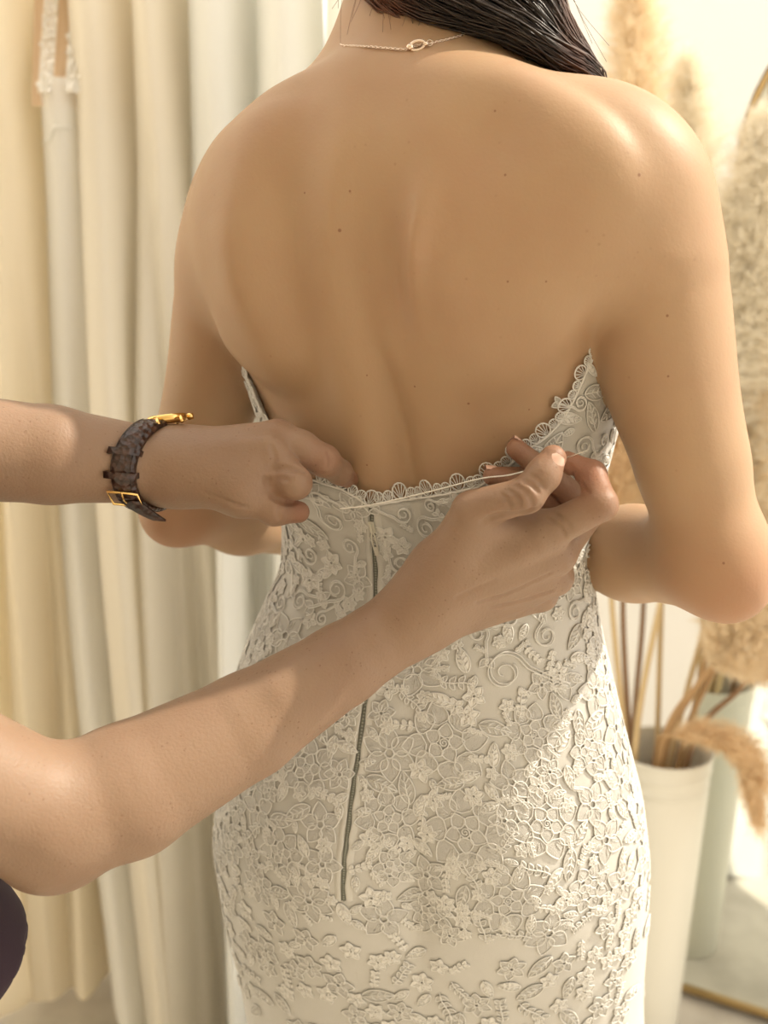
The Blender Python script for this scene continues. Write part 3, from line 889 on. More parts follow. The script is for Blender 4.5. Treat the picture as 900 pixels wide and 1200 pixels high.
m.build('clasp', M_SILVER, neck)
m = MB(); m.tube([c + np.array([.0085 + .0019 * math.cos(w), -.0004, .0017 + .0019 * math.sin(w)]) for w in t], .0004, 4, True); m.build('jump_ring', M_SILVER, neck)
# ------------------------------------------------------------------ seamstress: right hand draws a needle, left hand grips the flap
def WR(px, py, y): return W(px, py, y - .018)
def hand_R(P):
    W = WR
    wr = W(487, 722, .765)
    mc = {'i': W(640, 624, .757), 'm': W(652, 650, .768), 'r': W(650, 676, .784), 'p': W(634, 697, .802)}
    # palm
    d = None
    fl = None
    for k, r0, r1 in (('i', .018, .0145), ('m', .019, .0140), ('r', .019, .0135), ('p', .017, .0120)):
        e = rc(P, wr + (mc[k] - mc['m']) * .25, mc[k], r0, r1); d = e if d is None else smin(d, e, .012)
    d = smin(d, rc(P, W(520, 672, .772), W(610, 668, .790), .024, .020), .015)
    d = smin(d, rc(P, W(505, 690, .762), W(555, 604, .752), .021, .0150), .022)           # thenar and web
    d = smin(d, rc(P, W(560, 615, .760), W(622, 622, .766), .015, .012), .015)
    fing = []
    fing.append(chain(P, [mc['i'], W(704, 591, .742), W(694, 556, .762), W(664, 541, .770)], [.0135, .0112, .0095, .0075], .004))
    fing.append(chain(P, [mc['m'], W(692, 600, .788), W(650, 562, .796), W(605, 526, .792)], [.0125, .0105, .0092, .0072], .004))
    fing.append(chain(P, [mc['r'], W(655, 606, .800), W(622, 561, .802), W(577, 558, .796)], [.0120, .0100, .0088, .0070], .004))
    fing.append(chain(P, [mc['p'], W(655, 664, .818), W(632, 645, .818), W(612, 650, .812)], [.0110, .0092, .0080, .0065], .004))
    th = chain(P, [W(553, 598, .748), W(617, 580, .737), W(637, 556, .741), W(648, 537, .745)], [.0140, .0118, .0112, .0090], .005)
    # crease where the thumb meets the hand
    f = fing[0]
    for g in fing[1:]: f = smin(f, g, .0015)
    d = smin(d, f, .006)
    d = smin(d, th, .0045)
    # tendons on the back of the hand
    for (a, b) in (((520, 690, .748), (630, 638, .748)), ((520, 705, .750), (640, 662, .757)), ((525, 715, .756), (640, 684, .772))):
        d = smin(d, rc(P, W(*a), W(*b), .0045, .0040), .010)
    return d
R_ELB, R_SH = W(38, 962, .645), np.array([-.470, .530, 1.205])
def arm_R(P):
    d = rc(P, W(487, 722, .750), W(400, 780, .734), .0268, .0290, (np.array([.2, .95, .2]), .84))
    d = smin(d, rc(P, W(400, 780, .734), W(290, 850, .710), .0290, .0365), .006)
    d = smin(d, rc(P, W(290, 850, .710), W(150, 926, .675), .0365, .0450), .006)
    d = smin(d, rc(P, W(150, 926, .675), W(62, 958, .652), .0450, .0440), .006)
    d = smin(d, rc(P, W(62, 958, .652), R_ELB * .5 + R_SH * .5, .0430, .0500), .012)
    d = smin(d, rc(P, R_ELB * .5 + R_SH * .5, R_SH, .050, .056), .03)
    d = smin(d, ell(P, W(58, 1005, .660), (.030, .024, .017)), .02)
    d = smin(d, rc(P, W(430, 755, .730), W(330, 815, .706), .0075, .0110), .02)          # long forearm muscle
    return smin(d, hand_R(P), .014)
L_WR, L_ELB, L_SH = W(188, 546, .792), W(-240, 508, .725), np.array([-.575, .885, 1.285])
def hand_L(P):
    mc = {'i': W(318, 532, .779), 'm': W(326, 513, .795), 'r': W(322, 514, .818), 'p': W(314, 520, .838)}
    d = None
    for k, r0, r1 in (('i', .0195, .0150), ('m', .019, .0125), ('r', .018, .0120), ('p', .017, .0115)):
        e = rc(P, W(212, 543, .795) + (mc[k] - mc['m']) * .3, mc[k], r0, r1); d = e if d is None else smin(d, e, .012)
    d = smin(d, rc(P, W(215, 548, .790), W(285, 548, .785), .0235, .0215), .02)
    d = smin(d, rc(P, W(222, 553, .782), W(284, 577, .768), .0185, .0155), .02)          # thenar
    d = smin(d, rc(P, W(284, 577, .768), W(300, 560, .772), .0145, .012), .015)
    f = chain(P, [mc['m'], W(352, 526, .786), W(380, 540, .788), W(398, 553, .806), W(409, 562, .820)], [.0125, .0130, .0112, .0090, .0072], .005)
    i = chain(P, [mc['i'], W(346, 566, .762), W(328, 572, .772), W(316, 568, .790)], [.0125, .0115, .0105, .0080], .004)
    r = chain(P, [mc['r'], W(362, 540, .822), W(366, 562, .835), W(352, 572, .828)], [.0115, .0100, .0088, .0070], .004)
    p = chain(P, [mc['p'], W(352, 548, .846), W(356, 570, .850), W(342, 574, .842)], [.0105, .0092, .0080, .0065], .004)
    t = chain(P, [W(284, 577, .768), W(322, 597, .766), W(350, 600, .776)], [.0150, .0112, .0080], .005)
    g = smin(smin(f, i, .0012), smin(r, p, .0015), .0015)
    d = smin(d, g, .006); d = smin(d, t, .0035)
    for (a, b) in (((238, 528, .775), (312, 520, .772)), ((240, 518, .785), (318, 506, .787))):
        d = smin(d, rc(P, W(*a), W(*b), .0040, .0045), .010)
    return d
def arm_L(P):
    d = rc(P, W(215, 546, .793), L_WR, .0262, .0275, (np.array([.1, .95, -.3]), .86))
    d = smin(d, rc(P, L_WR, W(60, 533, .768), .0272, .0345), .006)
    d = smin(d, rc(P, W(60, 533, .768), L_ELB, .0345, .0420), .006)
    d = smin(d, rc(P, L_ELB, L_SH, .0420, .054), .02)
    return smin(d, hand_L(P), .012)
# skin folds: drawn along the surface the camera sees, then pressed in
FOLDS = {'R': [([(603, 569), (613, 574), (622, 584), (624, 596)], .0017), ([(614, 563), (623, 568), (632, 578)], .0015), ([(595, 574), (604, 580), (610, 592)], .0014), ([(622, 557), (630, 562), (638, 572)], .0013), ([(587, 578), (595, 587), (598, 596)], .0011),
               ([(566, 612), (585, 604), (606, 603), (630, 596)], .0031), ([(640, 607), (655, 617), (663, 630)], .0013), ([(648, 600), (662, 611), (670, 622)], .0013),
               ([(690, 577), (680, 566), (678, 556)], .0013), ([(668, 545), (671, 556), (668, 566)], .0013), ([(560, 706), (600, 694), (645, 672)], .0017), ([(575, 712), (612, 704), (648, 692)], .0015), ([(535, 700), (580, 680)], .0013)],
         'L': [([(317, 553), (326, 549), (338, 548), (350, 550), (358, 553)], .0026), ([(318, 579), (326, 585), (336, 588), (346, 588)], .0026), ([(312, 560), (315, 567)], .0024),
               ([(322, 562), (330, 560), (338, 563)], .0011), ([(384, 528), (388, 538), (386, 548)], .0014), ([(318, 522), (322, 536), (316, 548)], .0017), ([(330, 590), (326, 600), (328, 610)], .0011), ([(240, 578), (262, 586), (290, 594)], .0009)]}
_fold_pts = {}
def folds(key, base, P):
    if key not in _fold_pts:
        keep = BOX[0]; _fold_pts[key] = []
        for pts, r in FOLDS[key]:
            q = np.array([surf_hit(base, x, y, .55) for x, y in pts]) + np.array([0, -.0003, 0])
            _fold_pts[key].append((spline(q, 2 * len(q)), r))
        BOX[0] = keep
    d = base(P)
    for q, r in _fold_pts[key]:
        c = None
        for i in range(len(q) - 1):
            e_ = rc(P, q[i], q[i + 1], r * (.55 if i == 0 else 1), r * (.55 if i == len(q) - 2 else 1)); c = e_ if c is None else smin(c, e_, .0001)
        d = smax(d, -c, .0022)
    return d
def arm_R_folded(P): return folds('R', arm_R, P)
def arm_L_folded(P): return folds('L', arm_L, P)
# trunk, head and legs (left of the frame); arms join under the short sleeves
CH, HIP = np.array([-.580, .705, 1.13]), np.array([-.68, .70, .86])
SHEAD = np.array([-.590, .76, 1.49])
def trunk(P):
    d = rc(P, CH, HIP, .125, .145, (nrm(np.array([.9, .25, .2])), .78))
    d = smin(d, rc(P, R_SH + np.array([-.02, .03, 0]), L_SH + np.array([-.01, -.03, 0]), .055, .055), .05)
    d = smin(d, rc(P, np.array([-.56, .715, 1.27]), SHEAD + np.array([-.02, -.005, -.08]), .055, .048), .04)
    d = smin(d, ell(P, SHEAD, (.095, .075, .110)), .03)
    d = smin(d, ell(P, SHEAD + np.array([.045, .015, -.065]), (.048, .050, .050)), .03)
    d = smin(d, rc(P, SHEAD + np.array([.092, .03, 0]), SHEAD + np.array([.108, .035, -.03]), .007, .011), .01)
    for s in (-1, 1):
        d = smin(d, ell(P, SHEAD + np.array([-.01 - .02 * s, s * .075, -.01]), (.018, .008, .030)), .006)
        h = HIP + np.array([0, s * .085, -.02])
        d = smin(d, chain(P, [h, h + np.array([.02, s * .01, -.40]), h + np.array([.0, s * .01, -.76])], [.085, .058, .040]), .03)
        d = smin(d, rc(P, h + np.array([-.02, s * .01, -.795]), h + np.array([.15, s * .03, -.81]), .036, .026), .02)
    return d
seam = empty('person', (-.64, .70, 0))
tag(seam, 'dressmaker in a plum tunic at the left, pinching the gown and drawing a needle', 'person')
M_SKIN2 = skin_mat('dressmaker_skin', (.275, .178, .116), (.245, .150, .095), (.18, .095, .055), (), .8, .55, 520, .50)
parts3 = []
V1, F1 = mesh_sdf(arm_R_folded, (-.60, .42, .90), (.30, .90, 1.32), .0015, B=7, newton=1)
V2, F2 = mesh_sdf(arm_L_folded, (-.66, .60, 1.05), (.02, .98, 1.36), .0015, B=7, newton=1)
V3, F3 = mesh_sdf(trunk, (-.90, .42, 0.0), (-.22, 1.02, 1.66), .009)
Vs = np.concatenate([V1, V2, V3]); Fs = np.concatenate([F1, F2 + len(V1), F3 + len(V1) + len(V2)])
sbody = fast_link('body', Vs, Fs, M_SKIN2, seam)
bl = 0
for (q, s, w) in (((606, 527, .774), .014, .9), ((580, 560, .778), .015, .9), ((694, 560, .737), .018, .9), ((670, 545, .747), .014, .9), ((649, 536, .727), .014, .6), ((704, 592, .724), .012, .7), ((655, 668, .79), .014, .8), ((652, 585, .77), .018, .9),
                  ((620, 576, .717), .010, .3), ((335, 570, .775), .018, .6), ((408, 560, .815), .013, .8), ((350, 600, .77), .012, .7), ((380, 538, .78), .016, .5), ((330, 515, .79), .014, .3)):
    bl = bl + w * gauss(Vs, W(*q), s)
set_attr(sbody, 'blush', np.clip(bl, 0, 1))
print('seam', len(Vs))
# nails
M_NAIL = mat('fingernail', (.72, .47, .38), .22)
def nail(tip, back, nr, w, L, name, r):
    tip, back = np.asarray(tip), np.asarray(back); ax = nrm(tip - back); n = nrm(np.asarray(nr) - ax * (np.asarray(nr) @ ax)); sd = np.cross(ax, n)
    rows = []
    for a in np.linspace(-1, 1, 9):
        ww = w * (1 - .10 * max(a, 0) ** 2 - .22 * max(-a, 0) ** 3) * (1 - .5 * max(abs(a) - .75, 0) * 2)
        rows.append([tip + ax * a * L + n * (r * math.cos(t) - .00025 - (.0007 if a < -.8 else 0)) + sd * ww * math.sin(t) / math.sin(1.0) for t in np.linspace(-1.0, 1.0, 9)])
    m = MB(); m.grid(np.array(rows)); o = m.build(name, M_NAIL, sbody)
nail(WR(643, 546, .7435), WR(617, 580, .737), (-.10, -1, -.15), .0072, .0085, 'thumbnail', .0108)
nail(WR(603, 524, .792), WR(650, 562, .796), (-.5, .2, 1), .0050, .0048, 'fingernail', .0078)
nail(WR(575, 557, .796), WR(622, 561, .802), (-.2, .3, 1), .0048, .0045, 'fingernail', .0076)

# clothes: plum tunic with short sleeves, trousers, shoes, hair
M_PLUM = mat('plum_jersey', (.028, .012, .021), .85); add_bump(M_PLUM, 600, .3, .0006, 2)
M_TROU = mat('black_trousers', (.02, .02, .022), .8)
def tunic(P):
    a = rc(P, CH, HIP + np.array([.10, 0, .02]), .137, .170, (nrm(np.array([.9, .25, .2])), .84))
    a = smin(a, rc(P, np.array([-.47, .66, 1.10]), np.array([-.336, .66, .80]), .090, .112), .06)
    a = smin(a, rc(P, R_SH + np.array([-.03, .03, 0]), L_SH + np.array([-.02, -.03, 0]), .068, .068), .05)
    a = smin(a, rc(P, R_SH, R_SH * .55 + R_ELB * .45, .066, .066), .03)
    a = smin(a, rc(P, L_SH, L_SH * .5 + L_ELB * .5, .064, .062), .03)
    for c, e in ((R_SH * .58 + R_ELB * .42, nrm(R_ELB - R_SH)), (L_SH * .55 + L_ELB * .45, nrm(L_ELB - L_SH))):
        cut = (P - c.astype(np.float32)) @ e.astype(np.float32); near = np.sqrt(((P - c.astype(np.float32)) ** 2).sum(1)) - .10
        a = smax(a, np.minimum(cut, -near) if False else np.where(near < 0, cut, -1.), .004)
    zc_ = .864 + .008 * np.sin(P[:, 1] * 20)
    a = smax(a, zc_ - P[:, 2], .008)
    a = smax(a, -ell(P, np.array([-.49, .715, 1.36]), (.085, .085, .075)), .01)
    return a
V, F = mesh_sdf(tunic, (-.94, .40, .69), (-.18, 1.04, 1.42), .006, newton=1)
o = fast_link('tunic', V, F, M_PLUM, seam); o['label'] = 'dark plum short-sleeved tunic'
def trousers(P):
    d = rc(P, HIP + np.array([.03, 0, .03]), HIP + np.array([.03, 0, -.02]), .150, .150, (np.array([1., 0, 0]), .85))
    for s in (-1, 1):
        h = HIP + np.array([0, s * .085, -.02])
        d = smin(d, chain(P, [h, h + np.array([.02, s * .01, -.40]), h + np.array([.0, s * .01, -.74])], [.096, .076, .066]), .02)
    return smax(d, .07 - P[:, 2], .01)
V, F = mesh_sdf(trousers, (-.90, .40, .04), (-.40, 1.02, 1.02), .010, newton=1); fast_link('trousers', V, F, M_TROU, seam)
for s in (-1, 1):
    h = HIP + np.array([0, s * .095, -.02])
    m = MB(); m.ell(h + np.array([.06, s * .01, -.79]), (.135, .048, .046), 16, 10); m.build('shoe', M_TROU, seam)
m = MB(); a = np.linspace(0, 2 * math.pi, 36, endpoint=False); b = np.linspace(-.9, math.pi / 2, 16)
P = np.stack([np.cos(b)[:, None] * np.cos(a) * .105, np.cos(b)[:, None] * np.sin(a) * .086, np.repeat(np.sin(b)[:, None] * .120, 36, 1)], -1) + SHEAD + np.array([-.016, 0, .008])
fr = (P[..., 0] > SHEAD[0] + .045) & (P[..., 2] < SHEAD[2] + .06); P[fr] = P[fr] * [0, 1, 1] + np.array([SHEAD[0] + .045, 0, 0])
m.grid(P, True)
for k in range(60):
    th = k / 60 * 2 * math.pi
    pts = [SHEAD + np.array([-.016, 0, .008]) + np.array([.107 * math.cos(th) * math.cos(e), .088 * math.sin(th) * math.cos(e), .122 * math.sin(e)]) for e in np.linspace(1.5, -.7, 9)]
    if math.cos(th) > .45: pts = pts[:4]
    m.tube(np.array(pts), .004, 4, cap=True)
m.build('hair', M_HAIR, seam)
for s in (-1, 1):
    m = MB(); m.ell(SHEAD + np.array([.085, .025 + s * .030, .006]), (.010, .011, .010)); m.build('eye', M_EYE, sbody)

# ------------------------------------------------------------------ wristwatch on the left wrist
wa = nrm(W(222, 547, .795) - W(120, 538, .780)); wc = W(180, 544, .789)
up_ = nrm(np.array([0.0, .42, 1]) - wa * (np.array([0.0, .42, 1]) @ wa)); sd_ = nrm(np.cross(wa, up_))          # sd_ points away from / to the camera
if sd_[1] > 0: sd_ = -sd_
tilt = nrm(wa + up_ * .10 - sd_ * .22)
M_LEATHER = mat('brown_crocodile_leather', (.026, .011, .007), .28); 
add_mottle(M_LEATHER, (.055, .023, .014), 190, .45, .6, 2); add_bump(M_LEATHER, 260, .8, .0012, 0, 'voronoi')
M_GOLD = mat('yellow_gold', (.85, .58, .22), .18, Metallic=1.0); M_DIAL = mat('watch_dial', (.85, .82, .74), .3); M_STEEL = mat('steel_back', (.6, .57, .5), .25, Metallic=1.0)
watch = empty('wristwatch', wc); tag(watch, 'gold wristwatch on a dark brown crocodile leather strap around the left wrist', 'wristwatch')
_wt = np.linspace(0, 2 * math.pi, 49); _wr = []
for t in _wt:          # girth of the wrist, measured on the body
    d = up_ * math.cos(t) + sd_ * math.sin(t); lo_, hi_ = .005, .06
    for _ in range(18):
        mi = (lo_ + hi_) / 2; BOX[0] = None
        v = arm_L((wc + d * mi).astype(np.float32)[None]); v = v if np.isscalar(v) else float(v[0])
        if v < 0: lo_ = mi
        else: hi_ = mi
    _wr.append(lo_)
_wr = np.array(_wr); _wr = np.maximum(_wr, np.convolve(np.pad(_wr[:-1], 4, mode='wrap'), np.ones(9) / 9, 'valid')[np.r_[0:48, 0]]) + .0004
def wrist_pt(t, rad=0.0, along=0.0):
    """t: angle round the wrist, 0 = outside (dial), growing over the side turned to the camera"""
    d = up_ * math.cos(t) + sd_ * math.sin(t)
    p = wc + d * (np.interp(t % (2 * math.pi), _wt, _wr) + rad)
    sl = (p - wc); p = p + wa * (along - .68 * (sl @ sd_) + .22 * (sl @ up_))
    return p
def strap(t0, t1, n, name, w0=.0092, w1=.0080):
    rows = []
    for i, t in enumerate(np.linspace(t0, t1, n)):
        w = w0 + (w1 - w0) * i / (n - 1)
        rows.append([wrist_pt(t, r, k * w) for r, k in ((.0006, -1), (.0022, -1), (.0036, -.86), (.0042, -.4), (.0042, .4), (.0036, .86), (.0022, 1), (.0006, 1))])
    m = MB(); m.grid(np.array(rows), True)
    for r_ in (rows[0], rows[-1]): m.add(np.array(r_), [tuple(range(8))])
    o = m.build(name, M_LEATHER, watch)
    st = MB()
    for k in (-.78, .78): st.tube([wrist_pt(t, .0041, k * (w0 + (w1 - w0) * (t - t0) / (t1 - t0))) for t in np.linspace(t0 + .03 * np.sign(t1 - t0), t1, n)], .0003, 4)
    st.build('stitching', M_LEATHER, watch)
strap(.42, 2.75, 40, 'strap'); strap(-.42, -3.40, 40, 'strap')
m = MB(); cc = wrist_pt(0, .0052)
up2 = nrm(up_ + sd_ * .15 - wa * .22); e1 = nrm(wa - up2 * (wa @ up2)); e2 = nrm(np.cross(up2, e1))
prof = [(.0, -.0035), (.0130, -.0035), (.0148, -.002), (.0152, .0), (.0148, .0018), (.0138, .0028), (.0128, .0026)]
P = np.array([[cc + up2 * z + (e1 * math.cos(a) + e2 * math.sin(a)) * r for a in np.linspace(0, 2 * math.pi, 36, endpoint=False)] for r, z in prof])
m.grid(P, True)
for sg in (-1, 1):
    for k in (-1, 1):
        m.tube(spline([cc + e2 * sg * .012 + e1 * k * .0085, cc + e2 * sg * .017 + e1 * k * .0085 - up2 * .001, cc + e2 * sg * .0195 + e1 * k * .0085 - up2 * .0045], 6), .0016, 6)
m.build('case', M_GOLD, watch)
m = MB(); m.grid(np.array([[cc + up2 * .0022 + (e1 * math.cos(a) + e2 * math.sin(a)) * r for a in np.linspace(0, 2 * math.pi, 32, endpoint=False)] for r in (.0001, .0128)]), True); dial = m.build('dial', M_DIAL, watch)
m = MB()
for a, l in ((.6, .007), (2.4, .0105)): m.tube([cc + up2 * .0026, cc + up2 * .0026 + (e1 * math.cos(a) + e2 * math.sin(a)) * l], .0004, 4)
m.build('watch_hands', M_GOLD, dial)
m = MB(); m.tube([cc + e1 * .0150, cc + e1 * .0190], .0026, 10); m.build('crown', M_GOLD, watch)
# buckle under the wrist: frame, pin and keeper loops
m = MB(); tb = 2.55
fr = [wrist_pt(tb - .12, .0052, -.0105), wrist_pt(tb - .12, .0058, .0105), wrist_pt(tb + .22, .0062, .0105), wrist_pt(tb + .22, .0056, -.0105)]
m.tube(np.array(fr), .0011, 6, True); m.build('buckle', M_GOLD, watch)
m = MB(); m.tube(spline([wrist_pt(tb + .2, .0056, 0), wrist_pt(tb + .03, .0066, 0), wrist_pt(tb - .15, .0058, 0)], 8), .0007, 6); m.build('buckle_pin', M_GOLD, watch)
for tk in (1.55, 2.05):
    m = MB(); m.grid(np.array([[wrist_pt(tk + q, r, k) for r, k in ((.0004, -.0104), (.0060, -.0104), (.0064, 0), (.0060, .0104), (.0004, .0104))] for q in (-.07, .07)]))
    m.build('strap_keeper', M_LEATHER, watch)
# loose strap end standing off the wrist below
m = MB(); rows = []
for t in np.linspace(0, 1, 10):
    c = wrist_pt(2.62 + .45 * t, .0050 + .006 * t, .002 + .016 * t)
    rows.append([c + wa * k * .0070 * (1 - .35 * t ** 3) + up_ * q for k, q in ((-1, -.0008), (1, -.0008), (1, .0008), (-1, .0008))])
m.grid(np.array(rows), True); m.add(np.array(rows[-1]), [(0, 1, 2, 3)]); m.build('strap_end', M_LEATHER, watch)

# ------------------------------------------------------------------ needle and thread
M_NEEDLE = mat('needle_steel', (.62, .58, .50), .25, Metallic=1.0)
m = MB(); a, b = W(652, 541, .738), W(690, 527, .730); m.tube([a, a * .3 + b * .7, b], [.00045, .00042, .0001], 6)
e = MB(); needle = m.build('sewing_needle', M_NEEDLE); tag(needle, 'fine steel sewing needle between the thumb and first finger', 'needle')
M_THREAD = mat('white_thread', (.88, .85, .78), .7)
m = MB(); ph, z = dress_at(436, 592)
m.tube(spline([W(398, 596, .800), W(433, 592, .803), W(500, 577, .783), W(563, 561, .764), W(600, 556, .760), W(652, 541, .738)], 40), .00055, 5)
th = m.build('sewing_thread', M_THREAD); tag(th, 'taut white sewing thread from the top of the zip to the needle', 'thread')
# ------------------------------------------------------------------ room
def structure(o): o['kind'] = 'structure'; return o
M_WALL = mat('cream_plaster', (.92, .89, .82), .9); add_bump(M_WALL, 60, .15, .002, 3)
M_FLOOR = mat('pale_stone_floor', (.60, .56, .49), .55); add_mottle(M_FLOOR, (.47, .43, .37), 9, .42, .66, 6); add_bump(M_FLOOR, 70, .3, .002, 5)
m = MB(); m.box((-2.2, -1.6, -.06), (2.6, 2.9, 0)); structure(m.build('floor', M_FLOOR, smooth=False))
m = MB(); WX0, WX1, WZ0, WZ1 = -1.25, .10, .55, 2.6
for lo, hi in (((-2.2, 2.45, 0), (WX0, 2.55, 3.0)), ((WX1, 2.45, 0), (2.6, 2.55, 3.0)), ((WX0, 2.45, 0), (WX1, 2.55, WZ0)), ((WX0, 2.45, WZ1), (WX1, 2.55, 3.0))): m.box(lo, hi)
structure(m.build('wall_back', M_WALL, smooth=False))
M_WHITE = mat('white_paint', (.82, .80, .75), .45)
win = structure(empty('window_1', ((WX0 + WX1) / 2, 2.5, WZ0)))
m = MB()
for lo, hi in (((WX0, 2.46, WZ0), (WX0 + .05, 2.54, WZ1)), ((WX1 - .05, 2.46, WZ0), (WX1, 2.54, WZ1)), ((WX0, 2.46, WZ0), (WX1, 2.54, WZ0 + .05)), ((WX0, 2.46, WZ1 - .05), (WX1, 2.54, WZ1)), ((-.60, 2.47, WZ0), (-.55, 2.53, WZ1))): m.box(lo, hi)
m.build('window_frame', M_WHITE, win, False)
m = MB(); m.box((WX0 - .04, 2.40, WZ0 - .03), (WX1 + .04, 2.47, WZ0)); m.build('window_sill', M_WHITE, win, False)
M_PANE = mat('window_glass', (1, 1, 1), .0, IOR=1.0); M_PANE.node_tree.nodes['Principled BSDF'].inputs['Transmission Weight'].default_value = 1.0
for x0, x1 in ((WX0 + .05, -.60), (-.55, WX1 - .05)):
    m = MB(); m.box((x0, 2.495, WZ0 + .05), (x1, 2.499, WZ1 - .05)); m.build('pane', M_PANE, win, False)
m = MB(); m.box((-2.2, -1.7, 0), (2.6, -1.6, 3.0)); structure(m.build('light_blocker_wall', mat('taupe_plaster', (.66, .60, .50), .9), smooth=False))  # unseen wall added behind the camera to cut sky light and set the bounce
m = MB(); m.box((-2.2, -1.7, 2.6), (1.1, .45, 2.7)); structure(m.build('shade_slab', M_WALL, smooth=False))  # unseen partial slab, added overhead to keep skylight off the bride's back
m = MB(); m.box((-2.2, -1.6, 0), (-2.1, 2.45, 3.0)); structure(m.build('wall_left', M_WALL, smooth=False))
m = MB(); m.box((-2.1, 2.435, 0), (2.6, 2.45, .10)); structure(m.build('baseboard_back', mat('white_trim', (.80, .78, .72), .5), smooth=False))

# ------------------------------------------------------------------ floor mirror
M_FRAME = mat('brass_frame', (.42, .29, .13), .35, Metallic=.9); M_FRAMEK = mat('dark_frame_edge', (.03, .028, .025), .5)
M_GLASS = mat('mirror_glass', (.86, .90, .86), .015, Metallic=1.0)
m0 = np.array([.533, 1.738, 0]); md = nrm(np.array([.873, -.488, 0])); mn = np.array([-md[1] * -1, 0, 0]) if False else nrm(np.array([-.488, -.873, 0]))
MW, MR, MZ0 = .52, .26, 1.455
outl = [(0, .012), (MW, .012), (MW, MZ0)] + [(MW / 2 + MR * math.cos(a), MZ0 + MR * math.sin(a)) for a in np.linspace(0, math.pi, 26)[1:-1]] + [(0, MZ0)]
outl = np.array(outl)
q3 = lambda u, z, h: m0 + md * u + mn * h + np.array([0, 0, z])
mir = empty('floor_mirror', m0 + md * MW / 2); tag(mir, 'tall arched floor mirror with a thin brass and black frame', 'mirror')
c2 = np.array([MW / 2, .9])
def ringpts(s, h): return np.array([q3(*(p + nrm(p - c2) * s), h) for p in outl])
m = MB(); m.grid(np.array([ringpts(0, 0), ringpts(-.002, .010), ringpts(-.011, .012), ringpts(-.013, .002)]), True); m.build('frame', M_FRAME, mir, False)
m = MB(); m.grid(np.array([ringpts(.0, -.024), ringpts(.004, -.022), ringpts(.004, .004), ringpts(0, .004)]), True); m.build('frame_edge', M_FRAMEK, mir, False)
m = MB(); v = ringpts(-.010, .004); m.add(v, [tuple(range(len(v)))]); m.build('mirror_glass', M_GLASS, mir, False)
m = MB(); v = ringpts(-.002, -.020); m.add(v, [tuple(range(len(v)))[::-1]]); m.build('backing', M_FRAMEK, mir, False)

m = MB(); lb = q3(MW / 2, 0, -.34) + np.array([0, 0, .012]); m.tube([q3(MW / 2, 1.15, -.022), lb], .010, 8); m.build('stand_leg', M_FRAMEK, mir)

# ------------------------------------------------------------------ vase
M_VASE = mat('cream_enamel', (.70, .68, .60), .35)
VC = np.array([.445, 1.60, 0]); VH, VR0, VR1 = .560, .050, .076
vase = empty('vase', VC); tag(vase, 'tall tapering cream metal floor vase holding the dried pampas grass', 'vase')
prof = [(.0, .004), (VR0 - .003, .0), (VR0, .004)] + [(VR0 + (VR1 - VR0) * t, VH * t) for t in (.25, .5, .75, .88)] + [(VR1 - .0045, VH * .90), (VR1 - .002, VH * .905), (VR1 - .0035, VH * .91), (VR1 - .0015, VH * .945), (VR1, VH * .95), (VR1 - .0012, VH * .955), (VR1 + .001, VH - .004), (VR1 + .0022, VH), (VR1 - .0008, VH + .001), (VR1 - .003, VH - .004), (VR1 - .012, VH * .6), (VR0 - .006, .02), (.0, .018)]
P = np.array([[VC + np.array([r * math.cos(a), r * math.sin(a), z]) for a in np.linspace(0, 2 * math.pi, 48, endpoint=False)] for r, z in prof])
m = MB(); m.grid(P, True); m.build('body', M_VASE, vase)

# ------------------------------------------------------------------ pampas grass
M_STEM = [mat('straw_stem', (.62, .47, .26), .6), mat('brown_stem', (.26, .15, .075), .6), mat('tan_stem', (.46, .29, .14), .6)]
M_PL = [mat('beige_plume', (.90, .77, .57), .9), mat('tan_plume', (.85, .67, .44), .9), mat('cream_plume', (.93, .87, .74), .9)]
for q in M_PL:
    nt = q.node_tree; b = nt.nodes['Principled BSDF']; tr = nt.nodes.new('ShaderNodeBsdfTranslucent'); mx = nt.nodes.new('ShaderNodeMixShader'); mx.inputs[0].default_value = .35
    tr.inputs[0].default_value = b.inputs['Base Color'].default_value
    nt.links.new(b.outputs[0], mx.inputs[1]); nt.links.new(tr.outputs[0], mx.inputs[2]); nt.links.new(mx.outputs[0], nt.nodes['Material Output'].inputs['Surface'])
rgp = np.random.default_rng(21)
def nrm_rows(v): return v / (np.linalg.norm(v, axis=1)[:, None] + 1e-12)
